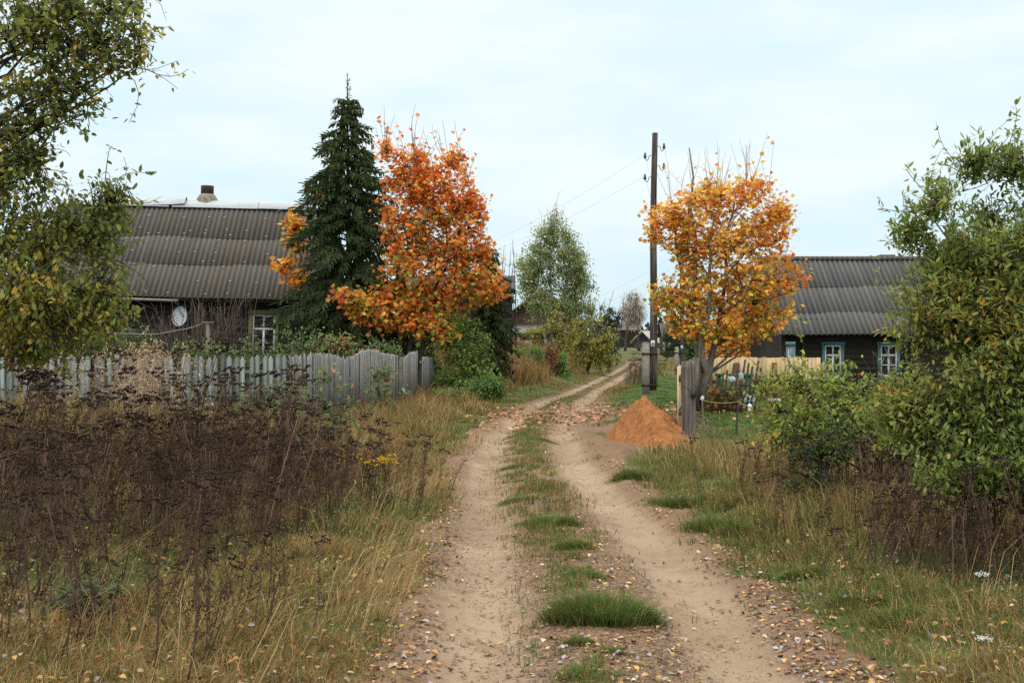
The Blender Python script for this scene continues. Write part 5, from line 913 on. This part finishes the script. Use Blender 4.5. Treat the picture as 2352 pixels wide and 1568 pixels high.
# ------------------------------------------------------------------ tansy
T_BTN = (np.array([[1, 0, 0], [-1, 0, 0], [0, 1, 0], [0, -1, 0], [0, 0, .7], [0, 0, -.7]], float), [np.array([[0, 2, 4], [2, 1, 4], [1, 3, 4], [3, 0, 4], [2, 0, 5], [1, 2, 5], [3, 1, 5], [0, 3, 5]])])
def tansy(rng, H, flower=(.032, .022, .018), fresh=False):
    g = Geo(); tt = np.linspace(0, 1, 6); lx, ly = rng.normal(size=2) * .13 * H; P = np.stack([lx * tt ** 1.6 + .02 * np.sin(tt * 6), ly * tt ** 1.6, H * .93 * tt], 1); sc = np.array([.11, .066, .046]) * rng.uniform(.7, 1.3)
    g.tube(P, .0062 - .0032 * tt, 4, sc)
    m = int(30 * H); t = rng.uniform(.1, .92, m) ** .75; i = np.clip((t * 5).astype(int), 0, 4); p = P[i] + (t * 5 - i)[:, None] * (P[i + 1] - P[i]); a = rng.uniform(0, 6.28, m)
    dd = np.stack([np.cos(a), np.sin(a), rng.uniform(-1.4, .35, m)], 1); l = rng.uniform(.04, .10, m); lc = (np.array([.050, .034, .026]) if not fresh else np.array([.08, .12, .04])) * rng.uniform(.6, 1.6, (m, 1))
    M = frames(dd, rng) * np.stack([l * .3, l, l * .3], 1)[:, None, :]; g.stamp(T_OV[0] * [.6, 1, 2.5], T_OV[1], M, p, lc)
    q = p + unit(dd) * l[:, None] * .6; k = 2
    for _ in range(k):
        d2 = rng.normal(size=(m, 3)) * .6 + [0, 0, -.8]; M = frames(d2, rng) * (l * .5)[:, None, None]; g.stamp(T_DI[0] * [.35, 1, 1], T_DI[1], M, q + rng.normal(size=(m, 3)) * .012, lc)
    nb = rng.integers(4, 9); top = P[-1]
    for _ in range(nb):
        a = rng.uniform(0, 6.28); r = rng.uniform(.02, .12); e = top + np.array([r * math.cos(a), r * math.sin(a), rng.uniform(.01, .09)]); s0 = P[rng.integers(4, 6)]; g.tube([s0, (s0 + e) / 2 + [r * .3 * math.cos(a), r * .3 * math.sin(a), -.01], e], [.0022, .0018, .0014], 3, sc)
        c = rng.integers(4, 9); bp = e + rng.normal(size=(c, 3)) * [.017, .017, .006]; M = np.tile(np.eye(3), (c, 1, 1)) * rng.uniform(.008, .015, c)[:, None, None]; g.stamp(T_BTN[0], T_BTN[1], M, bp, np.clip(np.array(flower) * rng.uniform(.6, 1.5, (c, 1)), .004, 1))
    return np.concatenate(g.V), [np.concatenate(f) for f in g.F.values()], np.concatenate(g.C)
rng = np.random.default_rng(130); variants = [tansy(rng, h) for h in (.75, .85, .95, 1.0, 1.05, 1.1, 1.15, 1.2, 1.0, .9)]
def rotz(a, s=1.0, lean=None):
    M = np.zeros((len(a), 3, 3)); M[:, 0, 0] = np.cos(a); M[:, 0, 1] = -np.sin(a); M[:, 1, 0] = np.sin(a); M[:, 1, 1] = np.cos(a); M[:, 2, 2] = 1
    if lean is not None: M[:, 0, 2] += lean[:, 0]; M[:, 1, 2] += lean[:, 1]
    return M * np.asarray(s)[:, None, None]
def thicket(name, label, poly, n, seed, hs):
    rng = np.random.default_rng(seed); P = np.array(poly); x = rng.uniform(P[:, 0].min(), P[:, 0].max(), n * 4); y = rng.uniform(P[:, 1].min(), P[:, 1].max(), n * 4); ok = in_poly(x, y, poly) & (fbm(x * 1.1, y * 1.1, seed) > .33) & (rng.random(len(x)) < (np.where((x > -3.4) & (y > 8.6), 1.0, .62) if n > 600 else 1.0)); x, y = x[ok][:n], y[ok][:n]; g = Geo(); z = ground_z(x, y) - .02; s = hs(x, y) * (.62 + .55 * fbm(x * 1.6, y * 1.6, seed + 5)) * (.78 + .22 * sm(6.5, 8.5, y) if n > 600 else 1) * np.where((rng.random(len(x)) < .14) & (y > 8.2), rng.uniform(1.25, 1.55, len(x)), rng.uniform(.6, 1.15, len(x))); vi = rng.integers(0, len(variants), len(x)); a = rng.uniform(0, 6.28, len(x)); ln = rng.normal(size=(len(x), 2)) * .17 + [.16, -.05]
    for k, (tv, tf, tcol) in enumerate(variants):
        m = vi == k
        if m.any(): g.stamp(tv, tf, rotz(a[m], s[m], ln[m] * s[m][:, None]), np.stack([x, y, z], 1)[m], np.tile(tcol[None], (m.sum(), 1, 1)) * rng.uniform(.75, 2.1, (m.sum(), 1, 1)))
    return stuff(g.build(name, M_DEAD), label, 'dead weeds')
thicket('tansy_thicket', 'dense thicket of dead blackish brown tansy stalks on the left verge', TP, 1000, 131, lambda x, y: .62 + .24 * sm(-.9, -2.0, x) + .17 * sm(-2.0, -3.2, x) - .22 * sm(11, 13.5, y) * sm(-1.5, -2.5, x))
thicket('tansy_thicket', 'dark dead weed stalks under the willow bush on the right verge', TR_, 260, 132, lambda x, y: .72 + .25 * sm(2.5, 3.4, x))
thicket('tansy_thicket', 'far dark weed clump by the road left of the telegraph pole', [(4.3, 46), (5.6, 46), (6.2, 54), (5.0, 54)], 90, 134, lambda x, y: .95 + 0 * x)
thicket('tansy_thicket', 'small stand of dark dry weeds at the foot of the yellow-green bush', [(2.35, 12.6), (3.0, 12.2), (4.2, 11.6), (4.4, 12.6), (3.2, 13.6), (2.5, 13.6)], 120, 133, lambda x, y: .62 + 0 * x)
# single stalks in front
vm = []
for k in (0, 2, 4, 6, 8):
    g = Geo(); g.add(*variants[k]); o = g.build('tansy_stalk', M_DEAD); vm.append(o.data); bpy.data.objects.remove(o)
sp_ = [(-1.55, 6.7, .75, .3), (-1.35, 6.3, .6, .32), (-1.15, 6.9, .55, .25), (-2.25, 6.4, .9, .1), (-2.45, 6.7, .8, .05), (-2.7, 6.3, .7, .1), (-2.05, 7.1, .65, .5), (-1.9, 6.6, .6, -.1), (-.95, 11.8, .7, .3), (-.85, 12.6, .62, .4), (-1.0, 12.2, .6, .35), (-.72, 12.9, .55, .4), (1.72, 8.9, .5, -.15), (2.0, 9.6, .55, 0), (2.2, 9.8, .6, .1), (2.35, 10.5, .6, 0), (2.1, 8.6, .45, -.1), (1.95, 12.6, .7, -.1), (2.3, 7.9, .55, -.4), (2.5, 7.5, .6, -.3), (2.9, 6.9, .5, .2), (-2.9, 7.3, .9, .15), (-3.2, 6.9, 1.0, .1), (-3.0, 6.1, .7, .1)]
_rg = np.random.default_rng(135)
for _ in range(46): sp_.append((_rg.uniform(-3.1, -1.35), _rg.uniform(5.5, 7.6), _rg.uniform(.42, .95), _rg.normal() * .25 + .12))
for _ in range(12): sp_.append((_rg.uniform(1.9, 3.0), _rg.uniform(7.4, 10.5), _rg.uniform(.35, .6), _rg.normal() * .25))
for i, (x, y, s, le) in enumerate(sp_):
    o = bpy.data.objects.new('tansy_stalk', vm[i % 5]); COL.objects.link(o); o.location = (x, y, float(ground_z(x, y)) - .02); o.scale = (s, s, s); o.rotation_euler = (0, le, random.uniform(-.4, .4))
    tag(o, 'single dead dark tansy stalk standing apart in the %s verge grass' % ('left' if x < 0.5 else 'right'), 'dead weed', 'single dead tansy stalks on the %s verge' % ('left' if x < .5 else 'right'))
# fresh yellow tansy, yarrow
g = Geo(); rng = np.random.default_rng(140)
for k in range(5):
    tv, tf, tcol = tansy(rng, .5, (.6, .42, .03), True); g.add(tv + [rng.normal() * .1, rng.normal() * .1, 0], tf, tcol)
o = g.build('yellow_tansy', M_LEAF); o.location = (-1.28, 11.7, float(ground_z(-1.28, 11.7))); tag(o, 'green tansy plant with yellow button flowers at the edge of the dead thicket', 'flower')
def yarrow(label, p, H):
    g = Geo(); rng = np.random.default_rng(int(p[0] * 1000)); tt = np.linspace(0, 1, 5); P = np.stack([.03 * tt, 0 * tt, H * tt], 1); g.tube(P, .0025, 4, (.09, .11, .05)); m = 60; r = np.sqrt(rng.random(m)) * .035; a = rng.uniform(0, 6.28, m); bp = P[-1] + np.stack([r * np.cos(a) * 1.4, r * np.sin(a), .006 * rng.normal(size=m)], 1); g.stamp(T_BTN[0], T_BTN[1], np.tile(np.eye(3), (m, 1, 1)) * .0065, bp, np.tile((.75, .75, .76), (m, 1)))
    o = g.build('yarrow_flower', M_LEAF); o.location = p; tag(o, label, 'flower')
q = at(2243, 1400, 7.72); yarrow('white yarrow flower head under the dark weeds on the right', (q[0], q[1], float(ground_z(q[0], q[1]))), .14); q = at(2246, 1530, 6.3); yarrow('white yarrow flower head low in the near right corner grass', (q[0], q[1], float(ground_z(q[0], q[1]))), .09)

# seedlings with red leaves in front of the fence
rng = np.random.default_rng(150)
for i, (px, py, d, h) in enumerate(((760, 820, 15.5, .75), (800, 862, 16, .6), (690, 860, 15, .6), (640, 880, 15, .55), (850, 870, 22, .8), (885, 862, 24, .8), (555, 890, 15, .5), (735, 850, 15.5, .6), (930, 880, 26, .7))):
    b = at(px, 0, d); b[2] = ground_z(b[0], b[1]); zt = EYE - (py - HZ) * d / FPX; st_ = [[b, b + (.02, 0, (zt - b[2]) * .6), b + (rng.normal() * .05, 0, zt - b[2])]]
    tree('seedling', 'thin red-leaved seedling in front of the picket fence', 'sapling', b, st_, [[b[0], b[1], zt - .3, .16, .16, .32], [b[0], b[1], zt - .75, .2, .2, .3]], 0, 26, 130, T_OV, .075, rasp, M_TWIG, 160 + i, stem_r=.008, thr=.0, sigma=.03, twig_r=.002, group='red-leaved seedlings before the picket fence', trunk_name='stem')

# ------------------------------------------------------------------ tufts on the road
def tuft(label, x, y, rx, ry, h, n, seed, dark=1.0):
    big = seed == 1; n = n if big else int(n * .6); h = h if big else h * .75; sp = .17 if big else .30
    rng = np.random.default_rng(seed); g = Geo(); nc = max(5, n // 160); ca = rng.uniform(0, 6.28, nc); cr_ = np.sqrt(rng.random(nc)) * .82; ck = rng.integers(0, nc, n); hc = rng.uniform(.45, 1.2, nc)
    dx = np.cos(ca[ck]) * cr_[ck] + rng.normal(size=n) * sp; dy = np.sin(ca[ck]) * cr_[ck] + rng.normal(size=n) * sp; xx = x + rx * dx; yy = y + ry * dy; r = np.minimum(np.hypot(dx, dy), 1.3); a = np.arctan2(dy, dx)
    hh = h * 1.15 * hc[ck] * rng.uniform(.5, 1.15, n) * (1.05 - .45 * r); hh = np.maximum(hh, .02); c = np.where(rng.random((n, 1)) < .16, DRY[rng.integers(0, 5, n)] * .7, np.array([(.08, .13, .03), (.105, .175, .038), (.15, .21, .055)])[rng.integers(0, 3, n)]) * dark * (1 + .18 * rng.normal(size=(n, 1)))
    z = ground_z(xx, yy); c0 = np.array([x, y, float(ground_z(x, y))]); blades(g, xx - x, yy - y, hh, .0026 + .0014 * rng.random(n) + .0002 * y, np.abs(rng.normal(size=n)) * .35 + .6 * r, a + rng.normal(size=n) * .7, np.clip(c, .01, 1), rng, z - c0[2]); o = g.build('grass_tuft', M_GRASS); o.location = c0; tag(o, label, 'grass tuft', 'grass tufts along the road')
tuft('largest dark green grass tuft between the wheel ruts in front', .56, 7.35, .32, .2, .20, 6500, 1)
for i, (px, py, rx, h, lab) in enumerate(((1318, 1255, .17, .13, 'second green tuft between the ruts beyond the largest one'), (1335, 1476, .08, .08, 'tiny bright tuft just in front of the largest tuft'), (1420, 1498, .10, .05, 'sparse low tuft near the camera between the ruts'), (1250, 1195, .30, .11, 'wide green patch in the middle strip beside the left rut'), (1305, 1198, .14, .13, 'dark tuft at the right end of the wide green patch'), (1340, 1325, .16, .09, 'brownish tuft between the second and the largest tuft'), (1545, 1155, .26, .19, 'dark green tuft at the right road edge near the sand heap'), (1462, 1095, .28, .20, 'green tuft in front of the sand heap'), (1630, 1210, .28, .18, 'bright green tuft on the right road edge'), (1690, 1225, .2, .2, 'dark tuft right of the bright green roadside tuft'), (1350, 1550, .14, .08, 'low tuft at the bottom edge between the ruts'), (1195, 1140, .26, .07, 'low green grass patch by the left rut'), (1190, 1065, .28, .07, 'far low green grass patch by the left rut'), (1240, 1005, .3, .08, 'small green patch in the middle of the road before the fallen leaves'), (1960, 1395, .18, .13, 'yellow-green tuft on the right verge near the dark weeds'), (1850, 1330, .16, .13, 'green tuft on the right verge beside the rut'), (2080, 1440, .2, .13, 'broad green tuft on the near right verge'))):
    d = 4709 / (py - 790 + 8); x = (px - CX) / FPX * d; tuft(lab, x, d, rx, rx * .8, h, int(900 + 2600 * rx / .25), 200 + i)

# ------------------------------------------------------------------ fallen leaves
LC = np.array([(.44, .25, .05), (.50, .38, .22), (.19, .08, .035), (.26, .24, .265), (.075, .045, .035), (.36, .16, .045)]); LN_ = ('golden yellow', 'pale cream', 'reddish brown', 'grey lilac', 'dark brown', 'orange brown')
def leaf_field(n, y0, y1, p, seed):
    rng = np.random.default_rng(seed); x, y = scatter(n, y0, y1, p, rng); u = x - xc(y); au = np.abs(u); h = rh(y)
    pr = .14 + .95 * np.exp(-((au - 1.15) / .2) ** 2) + .30 * np.exp(-(u / .28) ** 2) * (y < 11) + .05 * (au > 1.3); pr *= .35 + 1.3 * sm(.35, .65, fbm(x * 1.5, y * 1.5, 99)); pr = np.where(np.abs(au - h) < .25, pr * np.where(u < 0, .6, .3), pr); pr = np.where((y > 14), pr * .6, pr); k = (rng.random(n) < pr) & ~pile_mask(x, y); return x[k], y[k], rng
tmpl = []
rng = np.random.default_rng(170)
for j in range(3):
    tv = T_OV[0].copy() * [1.25, 1, 1]; tv[:, 2] = tv[:, 2] * 1.2 + rng.uniform(.15, .35) * (tv[:, 0] ** 2) * 2 + .12 * np.sin(tv[:, 1] * 3 + j) ; tv[:, 1] -= .5; tmpl.append(tv)
x, y, rng = leaf_field(46000, 4.9, 26, 1.35, 171); o_ = np.argsort(y); x, y = x[o_], y[o_]; ci = rng.choice(6, len(x), p=[.16, .16, .24, .14, .16, .14]); tj = rng.integers(0, 3, len(x)); sz = rng.uniform(.02, .050, len(x)); th = rng.uniform(0, 6.28, len(x)); tx, ty = rng.normal(size=(2, len(x))) * .22; z = ground_z(x, y) + .008 + np.where(np.abs(x - xc(y)) > 1.45, .05 * rng.random(len(x)), 0)
lm = {}
for j in range(3):
    for c in range(6):
        g = Geo(); g.add(tmpl[j], T_OV[1], LC[c]); o = g.build('fallen_leaf', M_LITTER); lm[j, c] = o.data; bpy.data.objects.remove(o)
vis = np.abs(x) < .43 * y; kk = np.where(vis)[0][:290]; first = np.zeros(len(x), bool); first[kk] = True
for i in kk:
    o = bpy.data.objects.new('fallen_leaf', lm[int(tj[i]), int(ci[i])]); COL.objects.link(o); o.location = (x[i], y[i], z[i]); o.scale = (sz[i],) * 3; o.rotation_euler = (tx[i], ty[i], th[i])
    side = 'left road edge' if x[i] - .5 < -.95 else ('right road edge' if x[i] - .5 > .95 else 'sandy track')
    tag(o, '%s fallen leaf lying on the near %s' % (LN_[ci[i]], side), 'leaf', '%s leaves fallen on the near %s' % (LN_[ci[i]], side))
g = Geo(); r_ = ~first
for j in range(3):
    m = r_ & (tj == j); d3 = np.stack([np.cos(th[m]), np.sin(th[m]), ty[m]], 1); M = frames(d3, rng, np.array([0, 0, 2.])) * sz[m][:, None, None]; g.stamp(tmpl[j], T_OV[1], M, np.stack([x, y, z], 1)[m], np.clip(LC[ci[m]] * (1 + .2 * rng.normal(size=(m.sum(), 1))), .01, 1))
n = 1300; xx, yy = scatter(n, 4.9, 15, 1.4, rng); u = xx - xc(yy); k = np.abs(u) > 1.5; xx, yy = xx[k], yy[k]; n = len(xx); M = frames(rng.normal(size=(n, 3)) * [1, 1, .5], rng, np.array([0, -.6, 1.2])) * rng.uniform(.02, .042, n)[:, None, None]
g.stamp(tmpl[0], T_OV[1], M, np.stack([xx, yy, ground_z(xx, yy) + rng.uniform(.01, .14, n)], 1), np.clip(LC[rng.choice(6, n, p=[.26, .10, .26, .08, .06, .24])] * .8 * (1 + .2 * rng.normal(size=(n, 1))), .01, 1))
n = 70000; yy = 4.9 * (26 / 4.9) ** rng.random(n); uu = rng.normal(size=n) * .85; xx = xc(yy) + uu; k = (rng.random(n) < np.where(np.abs(np.abs(uu) - rh(yy)) < .24, np.where(uu < 0, .42, .16), 1.0) * sm(.3, .6, fbm(xx * 1.8, yy * 1.2, 181) + .05)) & (np.abs(uu) < 1.5) & ~pile_mask(xx, yy); xx, yy = xx[k], yy[k]; n = len(xx); M = frames(rng.normal(size=(n, 3)) * [1, 1, .15], rng, np.array([0, 0, 1.3])) * np.stack([rng.uniform(.005, .02, n), rng.uniform(.012, .045, n), rng.uniform(.005, .02, n)], 1)[:, None, :]
g.stamp(T_DI[0] * [1, 1, 3], T_DI[1], M, np.stack([xx, yy, ground_z(xx, yy) + .004], 1), np.clip(np.array([(.10, .06, .035), (.17, .10, .06), (.24, .15, .085), (.06, .04, .03), (.34, .24, .14)])[rng.integers(0, 5, n)] * (1 + .2 * rng.normal(size=(n, 1))), .01, 1))
# maple leaves under the maples
n = 2600; xx = np.concatenate([rng.normal(0, 2.2, 1700) + 1.0, rng.normal(4.8, 1.6, 900)]); yy = np.concatenate([rng.normal(28.5, 2.6, 1700), rng.normal(29.5, 1.7, 900)]); u = xx - xc(yy); pr = np.where(np.arange(n) < 1700, .9 * np.exp(-(u / 2.0) ** 2) + .15, .9); k = (rng.random(n) < pr * sm(.3, .5, fbm(xx * .9, yy * .6, 12) + .12)) & ~pile_mask(xx, yy); xx, yy = xx[k], yy[k]; n = len(xx)
MC = np.array([(.48, .17, .04), (.52, .27, .06), (.34, .10, .04), (.24, .11, .05), (.42, .28, .14), (.18, .075, .035), (.14, .07, .04)]); M = frames(np.stack([rng.normal(size=n), rng.normal(size=n), rng.normal(size=n) * .2], 1), rng, np.array([0, 0, 1.5])) * rng.uniform(.05, .115, n)[:, None, None]
g.stamp(T_MA[0], T_MA[1], M, np.stack([xx, yy, ground_z(xx, yy) + .02 + .03 * rng.random(n)], 1), np.clip(MC[rng.integers(0, 7, n)] * .82 * (1 + .2 * rng.normal(size=(n, 1))), .01, 1))
stuff(g.build('leaf_litter', M_LITTER), 'scattered fallen leaves covering the road and verges', 'fallen leaves')
